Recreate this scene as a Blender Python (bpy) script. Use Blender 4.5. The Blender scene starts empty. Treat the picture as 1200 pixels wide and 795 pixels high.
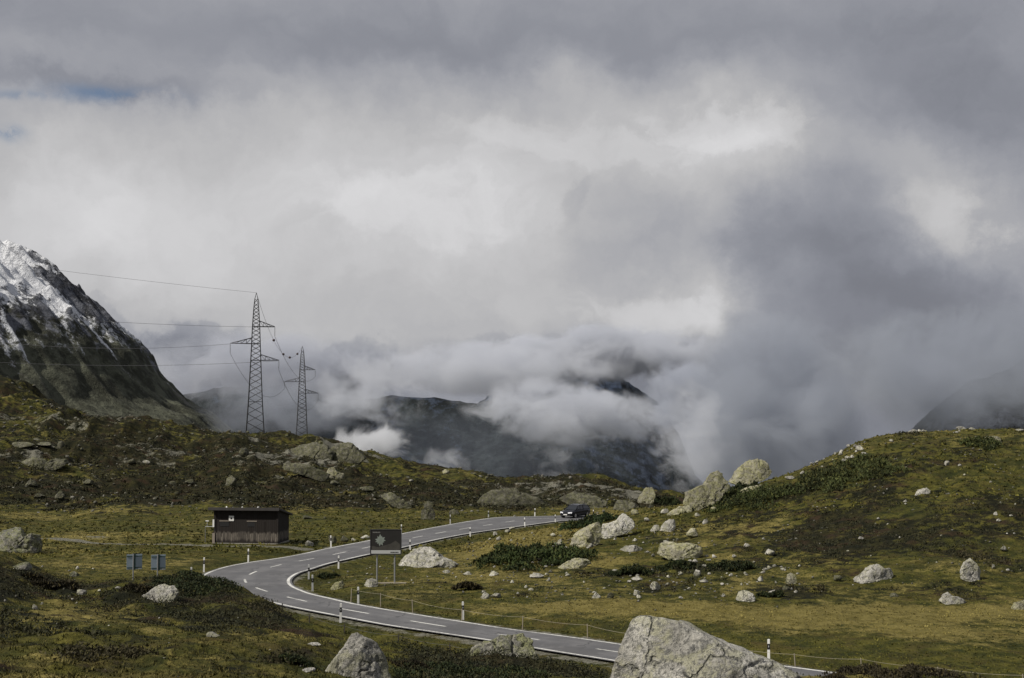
import bpy, bmesh, math, random
import numpy as np
from mathutils import Vector, Matrix

random.seed(7)
RNG = np.random.default_rng(11)
scene = bpy.context.scene
COL = scene.collection
R = math.radians

# ------------------------------------------------------------------ camera
F = 1600.0                      # focal length in photo pixels (photo 1200 x 795)
CAM_H = 11.3
PITCH = R(2.917)
CP, SP = math.cos(PITCH), math.sin(PITCH)
UC, VC = 600.0, 397.3


def ray(u, v):
    """direction through photo pixel, scaled so that its y is 1"""
    u = np.asarray(u, float); v = np.asarray(v, float)
    a = (u - UC) / F; b = (VC - v) / F
    y = CP - b * SP
    return a / y, (SP + b * CP) / y


def P(u, v, d):
    sx, sz = ray(u, v)
    return np.stack([sx * d, np.ones_like(sx) * d, CAM_H + sz * d], -1)


cam = bpy.data.cameras.new('camera')
cam.lens = 48.0
cam.sensor_width = 36.0
cam.clip_start = 0.5
cam.clip_end = 20000
camo = bpy.data.objects.new('camera', cam)
camo.location = (0, 0, CAM_H)
camo.rotation_euler = (R(90) + PITCH, 0, 0)
COL.objects.link(camo)
scene.camera = camo

# ------------------------------------------------------------------ noise
def _hash(ix, iy, iz, seed):
    h = (ix.astype(np.int64) * 374761393 + iy.astype(np.int64) * 668265263 +
         iz.astype(np.int64) * 2147483647 + seed * 974634777) & 0xFFFFFFFF
    h = ((h ^ (h >> 13)) * 1274126177) & 0xFFFFFFFF
    h = ((h ^ (h >> 16)) * 2246822519) & 0xFFFFFFFF
    h = h ^ (h >> 15)
    return (h & 0xFFFFFF) / float(0xFFFFFF)


def vnoise(p, seed=0):
    i = np.floor(p).astype(np.int64)
    f = p - i
    w = f * f * f * (f * (f * 6 - 15) + 10)
    out = 0
    for dx in (0, 1):
        for dy in (0, 1):
            for dz in (0, 1):
                c = _hash(i[:, 0] + dx, i[:, 1] + dy, i[:, 2] + dz, seed)
                wx = w[:, 0] if dx else 1 - w[:, 0]
                wy = w[:, 1] if dy else 1 - w[:, 1]
                wz = w[:, 2] if dz else 1 - w[:, 2]
                out = out + c * wx * wy * wz
    return out * 2 - 1


def fbm(p, octv=4, gain=0.5, lac=2.03, seed=0):
    a, s, n = 1.0, 0, 0
    for k in range(octv):
        s = s + a * vnoise(p, seed + k * 17); n += a
        p = p * lac + 3.7; a *= gain
    return s / n


def ridged(p, octv=4, seed=0):
    a, s, n = 1.0, 0, 0
    for k in range(octv):
        s = s + a * (1 - np.abs(vnoise(p, seed + k * 13))) ; n += a
        p = p * 2.07 + 1.9; a *= 0.5
    return s / n * 2 - 1


def xy3(X, Y, s):
    return np.stack([X / s, Y / s, np.zeros_like(X)], -1)


def smooth(e0, e1, x):
    t = np.clip((x - e0) / (e1 - e0), 0, 1)
    return t * t * (3 - 2 * t)

# ------------------------------------------------------------------ terrain
def z_base(Y):
    return np.interp(Y, [0, 82, 112, 165, 190, 260, 400], [0, 0, -1.0, -1.9, -2.1, -2.3, -2.3])


def on_base(u, v):
    """where the ray through a pixel meets the valley floor"""
    sx, sz = ray(u, v)
    d = np.full_like(sx, 80.0)
    for _ in range(30):
        d = np.clip((z_base(d) - CAM_H) / np.minimum(sz, -0.02), 10, 400)
    return np.stack([sx * d, d, z_base(d)], -1)

# road edges, paired across the road (photo pixels): outer edge, inner edge
ROAD = [((740,602),(800,606)), ((655,604.5),(730,608.5)), ((616,605.4),(690,609.5)), ((588,606),(663,610.5)),
        ((568,608),(650,611.6)), ((530,614),(625,615)), ((480,623.4),(560,624)), ((436,632.6),(516,632)),
        ((386,642),(473,642)), ((341,651.5),(426,651.7)), ((295.5,658.3),(390,660)), ((265.3,663.8),(366,667.5)),
        ((247.7,668.9),(353.4,671.4)), ((236,674),(346,675.5)), ((231.5,679.5),(342.3,679.5)), ((237,685.5),(342.5,683.5)),
        ((254,691.5),(346,687.2)), ((276,697.5),(353.4,691)), ((303,703.6),(371,697)), ((340.8,712.4),(415,707)),
        ((396,723),(485,719.2)), ((446.5,732.5),(545,728.6)), ((500,740.5),(605,738)), ((570,751),(680,747.8)),
        ((637.5,762.5),(755,758.6)), ((727.5,777),(850,771)), ((900,806),(1030,795)), ((1100,842),(1250,826))]
ro = on_base(*np.array([a for a, b in ROAD]).T)
ri = on_base(*np.array([b for a, b in ROAD]).T)


def catmull(pts, n):
    pts = np.vstack([2 * pts[0] - pts[1], pts, 2 * pts[-1] - pts[-2]])
    out = []
    for k in range(1, len(pts) - 2):
        p0, p1, p2, p3 = pts[k-1:k+3]
        for t in np.arange(n) / n:
            out.append(0.5 * ((2*p1) + (-p0+p2)*t + (2*p0-5*p1+4*p2-p3)*t*t + (-p0+3*p1-3*p2+p3)*t**3))
    out.append(pts[-2])
    return np.array(out)

RO, RI = catmull(ro, 10), catmull(ri, 10)
for _ in range(2):               # ease the traced kinks
    RO[1:-1] = 0.25 * RO[:-2] + 0.5 * RO[1:-1] + 0.25 * RO[2:]
    RI[1:-1] = 0.25 * RI[:-2] + 0.5 * RI[1:-1] + 0.25 * RI[2:]
RO[:, 2] = z_base(RO[:, 1]); RI[:, 2] = z_base(RI[:, 1])
RC = 0.5 * (RO + RI)
RW = 0.5 * np.linalg.norm(RO - RI, axis=1)


def road_dist(X, Y):
    """signed-ish distance outside the tarmac (negative on it)"""
    out = np.full(X.shape, 1e3)
    m = (Y > 35) & (Y < 240) & (np.abs(X) < 80)
    q = np.stack([X[m], Y[m]], -1)
    best = np.full(len(q), 1e3)
    for k in range(0, len(RC) - 1):
        a, b = RC[k, :2], RC[k+1, :2]
        ab = b - a
        t = np.clip(((q - a) @ ab) / (ab @ ab), 0, 1)
        dd = np.hypot(*(q - (a + t[:, None] * ab)).T) - (RW[k] * (1 - t) + RW[k+1] * t)
        best = np.minimum(best, dd)
    out[m] = best
    return out

# control points: (u, v, depth, bump amplitude); z comes from the pixel's ray
CT = []
def ct(u, v, d, a): CT.append((*P(u, v, d), a))
def cz(X, Y, z, a): CT.append((X, Y, z, a))
# foreground slope on which the photographer stands
for u, v, d in [(0,795,17),(150,795,18),(300,795,20),(400,795,24),(500,795,28),(600,795,30),(700,797,31),(-120,795,17),
                (0,720,30),(150,730,30),(300,745,31),(60,755,23),(230,765,24),(420,768,31),(-120,715,30),(340,775,25),
                (0,655,56),(50,672,53),(108,690,50),(145,684,51),(200,674,50),(240,676,49),(280,689,47),(315,708,45),(360,736,42),
                (420,752,40),(500,767,38),(600,773,38),(700,790,36),(-120,650,60),(60,695,44),(230,705,40),
                (800,805,28),(900,800,28),(1000,794,30),(1080,792,31),(1200,800,30),(1320,805,30),(800,830,20),(1000,830,22),(1200,830,22)]:
    ct(u, v, d, 0.16)
for th in (-40, -25, -10, 0, 10, 25, 40):
    cz(8*math.sin(R(th)), 8*math.cos(R(th)), 9.1 - (0.25 if th > 0 else 0), 0.06)
    cz(3*math.sin(R(th)), 3*math.cos(R(th)), 9.6, 0.03)
for u, d, z in [(-120,72,2.0),(0,70,1.2),(60,68,1.4),(110,66,1.6),(200,64,1.7),(270,60,1.7),(330,56,1.6),(400,51,1.4),(480,48,1.6),(580,48,1.6),(680,46,1.6)]:
    p = P(u, 600, d); cz(p[0], d, z, 0.08)
for u, d in [(-150,84),(0,80),(90,79),(180,77),(250,73),(310,69),(370,64),(430,60),(500,57),(600,55),(700,52)]:
    p = P(u, 600, d); cz(p[0], d, 0.0, 0.05)
for u, d, z in [(800,42,1.5),(900,42,1.4),(1000,44,1.5),(1100,46,1.3),(1200,46,1.3),(820,50,0.0),(950,50,.0),(1100,55,0.0),(1200,55,0.0),(1320,55,0)]:
    p = P(u, 600, d); cz(p[0], d, z, 0.08)
# valley floor
for k in range(0, len(ROAD), 1):
    cz(*ro[k], 0.0); cz(*ri[k], 0.0)
for u, v in [(-150,690),(0,690),(90,690),(170,680),(-150,650),(0,650),(100,655),(180,660),(-150,622),(0,622),(100,622),(200,622),(200,645),
             (300,640),(300,620),(400,622),(60,606),(200,608),(330,608),(430,612),(500,608),(-150,604)]:
    cz(*on_base(u, v), 0.10)
for u, v in [(380,675),(420,680),(480,690),(560,705),(640,722),(720,738),(820,752),(920,760),(1020,775),(1150,785),(1300,790),
             (460,665),(540,690),(640,705),(760,722),(860,730),(980,735),(1100,740),(1200,740),(1330,740),
             (500,648),(560,660),(640,690),(780,705),(900,707),(1000,708),(1100,708),(1200,708),(1330,708)]:
    cz(*on_base(u, v), 0.07)
# right hill
for u, v, d, a in [(900,692,84,.1),(1000,690,85,.1),(1100,690,84,.1),(1200,692,84,.1),(1330,690,84,.1),
                   (820,680,88,.15),(740,680,90,.15),(660,672,95,.1),(580,655,106,.1),
                   (900,650,100,.2),(1000,640,101,.2),(1100,640,98,.2),(1200,640,97,.2),(1330,640,96,.2),(820,640,108,.2),(740,642,110,.2),(660,640,116,.12),
                   (900,600,124,.25),(1000,580,123,.25),(1100,570,121,.25),(1200,568,120,.25),(1330,566,120,.25),(820,605,128,.25),(740,612,133,.2),(690,620,134,.1),
                   (900,563,146,.25),(945,547,148,.25),(1000,521,150,.25),(1030,512,151,.2),(1070,508,152,.2),(1130,504,154,.2),(1200,505,155,.2),(1330,503,157,.2),
                   (860,576,146,.25),(800,594,148,.3),(750,597,150,.3),(715,603,153,.2),(700,608,150,.1)]:
    ct(u, v, d, a)
for u, d, z in [(740,166,-2),(800,170,-2.6),(860,178,-2.8),(900,180,-1.5),(960,190,-.5),(1000,195,1.5),(1070,205,2.5),(1200,215,2.5),(1330,220,2.5),
                (800,200,-3),(900,230,-7),(1000,250,-9),(1100,260,-9),(1250,270,-9)]:
    p = P(u, 600, d); cz(p[0], d, z, 0.3)
# left hill
for u, v, d, a in [(-150,590,175,.4),(-150,550,215,.8),(-150,490,270,1.),(-150,412,330,1.1),
                   (0,594,174,.3),(0,560,210,.9),(0,500,270,1.1),(0,445,330,1.2),(60,473,325,1.2),
                   (150,594,176,.3),(150,560,212,.9),(150,522,262,1.1),(110,490,318,1.2),(170,494,315,1.1),(225,510,312,1.0),
                   (260,515,310,1.),(300,513,310,.9),(350,520,308,.9),(400,529,304,.9),(425,545,292,.8),(470,552,284,.7),(520,558,276,.7),(570,567,266,.7),
                   (300,594,178,.3),(300,562,212,.9),(300,535,262,1.),(430,598,180,.3),(430,572,216,.8),(520,596,184,.2),(520,578,218,.7),
                   (600,596,190,.15),(600,580,220,.7),(640,567,248,.7),(690,564,246,.7),(660,592,192,.2),(720,568,240,.7),(745,577,232,.6),(770,583,226,.6),(800,588,222,.5),
                   (700,585,206,.5)]:
    ct(u, v, d, a)
for u, d, z in [(-150,430,25),(0,430,8),(110,420,0),(200,420,-1),(300,430,-1.5),(354,500,-3),(300,520,-4),(420,420,-6),(500,400,-9),(600,360,-11),(700,340,-13),(800,320,-14),
                (0,600,-25),(300,650,-40),(600,600,-50),(900,500,-45),(1200,450,-35),(-200,600,-20),(1350,450,-35)]:
    p = P(u, 600, d); cz(p[0], d, z, 1.0)
CT = np.array(CT)


def tps_coord(X, Y):
    th = np.clip(np.arctan2(X, Y), -0.5, 0.5)
    return np.stack([th * 5.0, np.log(np.maximum(np.hypot(X, Y), 3.0))], -1)


_K = tps_coord(CT[:, 0], CT[:, 1])
def _phi(r2): return 0.5 * r2 * np.log(r2 + 1e-12)
_n = len(CT)
_D2 = ((_K[:, None] - _K[None]) ** 2).sum(-1)
_A = np.zeros((_n + 3, _n + 3))
_A[:_n, :_n] = _phi(_D2) + 2e-4 * np.eye(_n)
_A[:_n, _n] = 1; _A[:_n, _n+1:] = _K
_A[_n:, :_n] = _A[:_n, _n:].T
# heights are divided by distance so that far points do not swamp near ones
_W = np.hypot(CT[:, 0], CT[:, 1])
_S = np.linalg.solve(_A, np.vstack([np.stack([(CT[:, 2] - CAM_H) / _W, CT[:, 3]], -1), np.zeros((3, 2))]))


def tps(X, Y):
    q = tps_coord(X, Y)
    out = np.empty((len(q), 2))
    for s in range(0, len(q), 40000):
        c = q[s:s+40000]
        d2 = ((c[:, None] - _K[None]) ** 2).sum(-1)
        out[s:s+40000] = _phi(d2) @ _S[:_n] + _S[_n] + c @ _S[_n+1:]
    return out[:, 0], out[:, 1]


def ground(X, Y, fine=True):
    X = np.atleast_1d(np.asarray(X, float)); Y = np.atleast_1d(np.asarray(Y, float))
    r = np.maximum(np.hypot(X, Y), 0.01)
    re = np.minimum(r, 600.0)
    th = np.arctan2(X, Y)
    lim = 0.5
    thc = np.clip(th, -lim, lim)
    s, a = tps(re * np.sin(thc), re * np.cos(thc))
    w = np.clip((np.abs(th) - lim) / (math.pi - lim), 0, 1)
    if (w > 0).any():
        m = w > 0
        s2, a2 = tps(re[m] * np.sin(-thc[m]), re[m] * np.cos(thc[m]))
        s[m] = s[m] * (1 - w[m] * .5) + s2 * w[m] * .5
    z = CAM_H + s * np.maximum(re, 3.0)
    near = smooth(6, 2, r)
    z = z * (1 - near) + 9.6 * near
    z = z - np.maximum(r - 600, 0) * 0.085
    a = np.clip(a, 0, 1.4)
    if fine:
        rd = road_dist(X, Y)
        off = smooth(0.5, 5.0, rd)
        far = smooth(120, 190, r)
        hum = (2.3 * fbm(xy3(X, Y, 15.0), 3, seed=3) + 1.0 * ridged(xy3(X, Y * 0.7, 7.5), 3, seed=9) +
               0.45 * fbm(xy3(X, Y, 1.9), 3, seed=21)) * far + \
              (0.8 * fbm(xy3(X, Y, 6.0), 3, seed=5) + 0.5 * fbm(xy3(X, Y, 1.4), 3, seed=31) + 0.35 * fbm(xy3(X, Y, 0.45), 2, seed=41) + 0.6 * fbm(xy3(X, Y, 9.0), 2, seed=45)) * (1 - far) * 1.35
        z = z + a * hum * off * 1.25
        zr = z_base(Y) - 0.09 - 0.25 * smooth(0.7, 2.2, rd)
        k = smooth(1.2, 4.5, rd)
        z = np.where(rd < 6, zr * (1 - k) + z * k, z)
    return z


def hit(u, v, dmin=10.0, dmax=420.0, fine=True):
    """ground points met by the rays through photo pixels"""
    u = np.atleast_1d(np.asarray(u, float)); v = np.atleast_1d(np.asarray(v, float))
    sx, sz = ray(u, v)
    ds = np.exp(np.linspace(math.log(dmin), math.log(dmax), 420))
    out = np.zeros((len(u), 3))
    for k in range(len(u)):
        zz = ground(sx[k] * ds, ds, fine)
        below = CAM_H + sz[k] * ds < zz
        j = int(np.argmax(below)) if below.any() else int(np.argmin(CAM_H + sz[k] * ds - zz + (ds < 60) * 100))
        if below.any() and j > 0:
            g0 = CAM_H + sz[k] * ds[j-1] - zz[j-1]; g1 = CAM_H + sz[k] * ds[j] - zz[j]
            d = ds[j-1] + (ds[j] - ds[j-1]) * g0 / (g0 - g1)
        else:
            d = ds[j]
        out[k] = sx[k] * d, d, ground(sx[k] * d, d, fine)[0]
    return out

# ------------------------------------------------------------------ object helpers
def tag(o, label=None, cat=None, group=None, kind=None):
    if label: o['label'] = label
    if cat: o['category'] = cat
    if group: o['group'] = group
    if kind: o['kind'] = kind
    return o


def empty(name, loc=(0, 0, 0), rz=0.0, label=None, cat=None, group=None):
    o = bpy.data.objects.new(name, None)
    o.empty_display_size = 0.3
    o.location = [float(c) for c in loc]; o.rotation_euler = (0, 0, rz)
    COL.objects.link(o)
    return tag(o, label, cat, group)


def mesh_np(name, verts, faces, mat=None, parent=None, smooth_=True, attrs=None):
    """faces: (n,3) or (n,4) int array"""
    me = bpy.data.meshes.new(name)
    verts = np.asarray(verts, np.float32); faces = np.asarray(faces, np.int32)
    k = faces.shape[1]
    me.vertices.add(len(verts)); me.vertices.foreach_set('co', verts.ravel())
    me.loops.add(faces.size); me.loops.foreach_set('vertex_index', faces.ravel())
    me.polygons.add(len(faces))
    me.polygons.foreach_set('loop_start', np.arange(0, faces.size, k, dtype=np.int32))
    me.polygons.foreach_set('loop_total', np.full(len(faces), k, np.int32))
    if smooth_: me.polygons.foreach_set('use_smooth', np.ones(len(faces), bool))
    me.update(calc_edges=True)
    for nm, arr in (attrs or {}).items():
        at = me.attributes.new(nm, 'FLOAT_COLOR', 'POINT')
        c = np.ones((len(verts), 4), np.float32); c[:, :3] = arr
        at.data.foreach_set('color', c.ravel())
    if mat: me.materials.append(mat)
    o = bpy.data.objects.new(name, me)
    COL.objects.link(o)
    if parent: o.parent = parent
    return o


class MB:
    """collects boxes, bars and tubes for one mesh object"""
    def __init__(s): s.v, s.f = [], []

    def add(s, vs, fs):
        b = len(s.v); s.v += [tuple(float(c) for c in q) for q in vs]; s.f += [tuple(i + b for i in q) for q in fs]; return s

    def box(s, x0, x1, y0, y1, z0, z1, M=None):
        vs = [Vector((x, y, z)) for z in (z0, z1) for x, y in ((x0, y0), (x1, y0), (x1, y1), (x0, y1))]
        if M: vs = [M @ q for q in vs]
        return s.add(vs, [(3, 2, 1, 0), (4, 5, 6, 7), (0, 1, 5, 4), (1, 2, 6, 5), (2, 3, 7, 6), (3, 0, 4, 7)])

    def tube(s, a, b, r0, r1=None, n=8):
        a, b = Vector([float(c) for c in a]), Vector([float(c) for c in b]); r0 = float(r0)
        r1 = r0 if r1 is None else float(r1)
        w = (b - a).normalized()
        t = Vector((0, 0, 1)) if abs(w.z) < 0.9 else Vector((1, 0, 0))
        x = w.cross(t).normalized(); y = w.cross(x)
        vs = [p + r * (math.cos(2*math.pi*k/n) * x + math.sin(2*math.pi*k/n) * y) for p, r in ((a, r0), (b, r1)) for k in range(n)]
        fs = [(k, (k+1) % n, n + (k+1) % n, n + k) for k in range(n)] + [tuple(range(n-1, -1, -1)), tuple(range(n, 2*n))]
        return s.add(vs, fs)

    def path(s, pts, r, n=5):
        for a, b in zip(pts[:-1], pts[1:]): s.tube(a, b, r, n=n)
        return s

    def prism(s, poly, y0, y1, M=None):
        """poly in (x, z), pushed along y"""
        n = len(poly)
        vs = [Vector((x, y, z)) for y in (y0, y1) for x, z in poly]
        if M: vs = [M @ q for q in vs]
        return s.add(vs, [tuple(range(n)), tuple(range(2*n-1, n-1, -1))] + [(k, n + k, n + (k+1) % n, (k+1) % n) for k in range(n)])

    def build(s, name, mat, parent=None, bevel=0.0, smooth_=False):
        me = bpy.data.meshes.new(name)
        me.from_pydata(s.v, [], s.f)
        bm = bmesh.new(); bm.from_mesh(me)
        bmesh.ops.recalc_face_normals(bm, faces=bm.faces)
        if bevel: bmesh.ops.bevel(bm, geom=bm.edges[:], offset=bevel, segments=2, affect='EDGES', profile=0.6)
        bm.to_mesh(me); bm.free()
        if smooth_: me.polygons.foreach_set('use_smooth', [True] * len(me.polygons))
        me.materials.append(mat)
        o = bpy.data.objects.new(name, me)
        COL.objects.link(o)
        if parent: o.parent = parent
        return o


def copy_tree(o, parent=None):
    c = o.copy(); COL.objects.link(c); c.parent = parent
    for ch in o.children: copy_tree(ch, c)
    return c

# ------------------------------------------------------------------ materials
class N:
    """small node-graph writer"""
    def __init__(s, tree): s.t = tree; s.n = tree.nodes; s.l = tree.links

    def node(s, typ, **kw):
        q = s.n.new(typ)
        for k, v in kw.items(): setattr(q, k, v)
        return q

    def put(s, sock, v):
        if hasattr(v, 'is_output'): s.l.new(v, sock)
        elif v is not None: sock.default_value = v

    def m(s, op, a, b=None, c=None, clamp=False):
        q = s.node('ShaderNodeMath', operation=op, use_clamp=clamp)
        s.put(q.inputs[0], a); s.put(q.inputs[1], b); s.put(q.inputs[2], c)
        return q.outputs[0]

    def vm(s, op, a, b=None):
        q = s.node('ShaderNodeVectorMath', operation=op)
        s.put(q.inputs[0], a); s.put(q.inputs[1], b)
        return q.outputs['Value'] if op in ('DOT_PRODUCT', 'LENGTH') else q.outputs[0]

    def noise(s, vec, scale, detail=4, rough=0.55, dist=0.0):
        q = s.node('ShaderNodeTexNoise')
        s.put(q.inputs['Vector'], vec)
        q.inputs['Scale'].default_value = scale; q.inputs['Detail'].default_value = detail
        q.inputs['Roughness'].default_value = rough; q.inputs['Distortion'].default_value = dist
        return q.outputs['Fac'], q.outputs['Color']

    def voro(s, vec, scale, feature='F1'):
        q = s.node('ShaderNodeTexVoronoi', feature=feature)
        s.put(q.inputs['Vector'], vec); q.inputs['Scale'].default_value = scale
        return q.outputs['Distance']

    def step(s, v, a, b):
        q = s.node('ShaderNodeMapRange', interpolation_type='SMOOTHSTEP')
        s.put(q.inputs[0], v); q.inputs[1].default_value = a; q.inputs[2].default_value = b
        return q.outputs[0]

    def mix(s, f, a, b):
        q = s.node('ShaderNodeMix', data_type='RGBA')
        s.put(q.inputs['Factor'], f)
        for sock, v in ((q.inputs[6], a), (q.inputs[7], b)):
            s.put(sock, (*v, 1.0) if isinstance(v, tuple) and len(v) == 3 else v)
        return q.outputs[2]

    def mapping(s, vec, scale=(1, 1, 1), rot=(0, 0, 0), loc=(0, 0, 0), typ='POINT'):
        q = s.node('ShaderNodeMapping', vector_type=typ)
        s.put(q.inputs['Vector'], vec)
        q.inputs['Location'].default_value = loc; q.inputs['Rotation'].default_value = rot; q.inputs['Scale'].default_value = scale
        return q.outputs[0]

    def bump(s, h, strength, dist):
        q = s.node('ShaderNodeBump')
        q.inputs['Strength'].default_value = strength; q.inputs['Distance'].default_value = dist
        s.put(q.inputs['Height'], h)
        return q.outputs[0]


def new_mat(name):
    m = bpy.data.materials.new(name); m.use_nodes = True
    g = N(m.node_tree)
    return m, g, m.node_tree.nodes['Principled BSDF']


def plain(name, rgb, rough=0.6, metal=0.0, var=0.15, scale=6.0, spec=0.4):
    m, g, b = new_mat(name)
    tc = g.node('ShaderNodeTexCoord')
    f, _ = g.noise(tc.outputs['Object'], scale, 5)
    lo = tuple(c * (1 - var) for c in rgb); hi = tuple(min(1, c * (1 + var)) for c in rgb)
    g.put(b.inputs['Base Color'], g.mix(f, lo, hi))
    b.inputs['Roughness'].default_value = rough; b.inputs['Metallic'].default_value = metal
    b.inputs['Specular IOR Level'].default_value = spec
    return m

M = {}
M['white_paint'] = plain('white_paint', (0.74, 0.74, 0.72), 0.5, var=0.06)
M['black_plastic'] = plain('black_plastic', (0.015, 0.015, 0.016), 0.5)
M['reflector'] = plain('reflector', (0.7, 0.7, 0.72), 0.15, 0.3)
M['steel'] = plain('galvanised_steel', (0.33, 0.34, 0.35), 0.45, 0.6)
M['dark_steel'] = plain('weathered_lattice_steel', (0.035, 0.036, 0.038), 0.7, 0.2)
M['cable'] = plain('overhead_cable', (0.09, 0.09, 0.1), 0.7)
M['ball'] = plain('marker_ball_paint', (0.05, 0.03, 0.028), 0.5)
M['porcelain'] = plain('insulator', (0.10, 0.09, 0.09), 0.3)
M['fence_wood'] = plain('grey_fence_wood', (0.25, 0.22, 0.17), 0.85)
M['dark_wood'] = plain('dark_stake_wood', (0.045, 0.04, 0.032), 0.9)
M['tape'] = plain('fence_rope', (0.30, 0.27, 0.2), 0.7)
M['sign_blue'] = plain('blue_grey_sign_back', (0.30, 0.37, 0.44), 0.45, 0.2, 0.06)
M['sign_green'] = plain('dark_green_post', (0.03, 0.07, 0.06), 0.5)
M['car_paint'] = plain('dark_car_paint', (0.008, 0.009, 0.014), 0.25, 0.3, 0.05)
M['car_glass'] = plain('car_glass', (0.012, 0.014, 0.017), 0.06, 0.0, 0.02, spec=0.8)
M['chrome'] = plain('bright_trim', (0.55, 0.56, 0.58), 0.25, 0.9)
M['lamp'] = plain('headlamp_glass', (0.75, 0.77, 0.8), 0.1, 0.2)
M['tyre'] = plain('tyre_rubber', (0.012, 0.012, 0.012), 0.85)

# ------------------------------------------------------------------ ground material
def ground_material():
    m, g, b = new_mat('alpine_turf')
    geo = g.node('ShaderNodeNewGeometry')
    pos = geo.outputs['Position']
    at = g.node('ShaderNodeAttribute', attribute_name='cover')
    sep = g.node('ShaderNodeSeparateColor'); g.l.new(at.outputs['Color'], sep.inputs[0])
    heath, dry, bare = sep.outputs[0], sep.outputs[1], sep.outputs[2]
    n1, _ = g.noise(pos, 0.16, 6, 0.62)
    n2, _ = g.noise(pos, 0.9, 6, 0.65)
    n3, _ = g.noise(pos, 5.0, 5, 0.7)
    n4, _ = g.noise(g.mapping(pos, (1, 1, 1), loc=(40, 11, 3)), 0.42, 5, 0.65)
    grass = g.mix(g.step(n2, 0.35, 0.68), (0.032, 0.038, 0.008), (0.120, 0.110, 0.022))
    grass = g.mix(g.step(n4, 0.45, 0.72), grass, (0.085, 0.066, 0.020))
    grass = g.mix(g.m('MULTIPLY', g.step(n1, 0.48, 0.60), 0.55), grass, (0.022, 0.028, 0.007))
    straw = g.mix(g.step(n2, 0.3, 0.7), (0.125, 0.106, 0.028), (0.23, 0.192, 0.062))
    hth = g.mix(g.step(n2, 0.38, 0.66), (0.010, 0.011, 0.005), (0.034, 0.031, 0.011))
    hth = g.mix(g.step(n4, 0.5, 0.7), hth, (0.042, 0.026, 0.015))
    # break every mask up with noise so that no border is soft or straight
    wob = g.m('MULTIPLY', g.m('ADD', g.m('SUBTRACT', n2, 0.5), g.m('MULTIPLY', g.m('SUBTRACT', n1, 0.5), 0.8)), 1.5)
    wob3 = g.m('MULTIPLY', g.m('SUBTRACT', n3, 0.5), 0.9)
    d_ = g.step(g.m('ADD', g.m('ADD', dry, wob), wob3), 0.30, 0.75)
    h_ = g.step(g.m('ADD', g.m('SUBTRACT', heath, wob), wob3), 0.38, 0.62)
    c = g.mix(d_, grass, straw)
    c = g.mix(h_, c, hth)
    speck = g.step(n3, 0.3, 0.75)
    c = g.mix(g.m('MULTIPLY', g.m('SUBTRACT', 1.0, speck), 0.55), c, g.mix(0.6, c, (0.008, 0.009, 0.005)))
    stone = g.mix(g.step(n3, 0.35, 0.65), (0.075, 0.073, 0.06), (0.20, 0.195, 0.155))
    b_ = g.step(g.m('ADD', g.m('ADD', bare, g.m('MULTIPLY', wob, 0.6)), g.m('MULTIPLY', wob3, 0.6)), 0.36, 0.52)
    c = g.mix(b_, c, stone)
    g.put(b.inputs['Base Color'], c)
    b.inputs['Roughness'].default_value = 0.95
    b.inputs['Specular IOR Level'].default_value = 0.1
    h = g.m('ADD', n3, g.m('MULTIPLY', n2, 1.5))
    g.put(b.inputs['Normal'], g.bump(h, 0.8, 0.22))
    return m


M['turf'] = ground_material()

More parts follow.
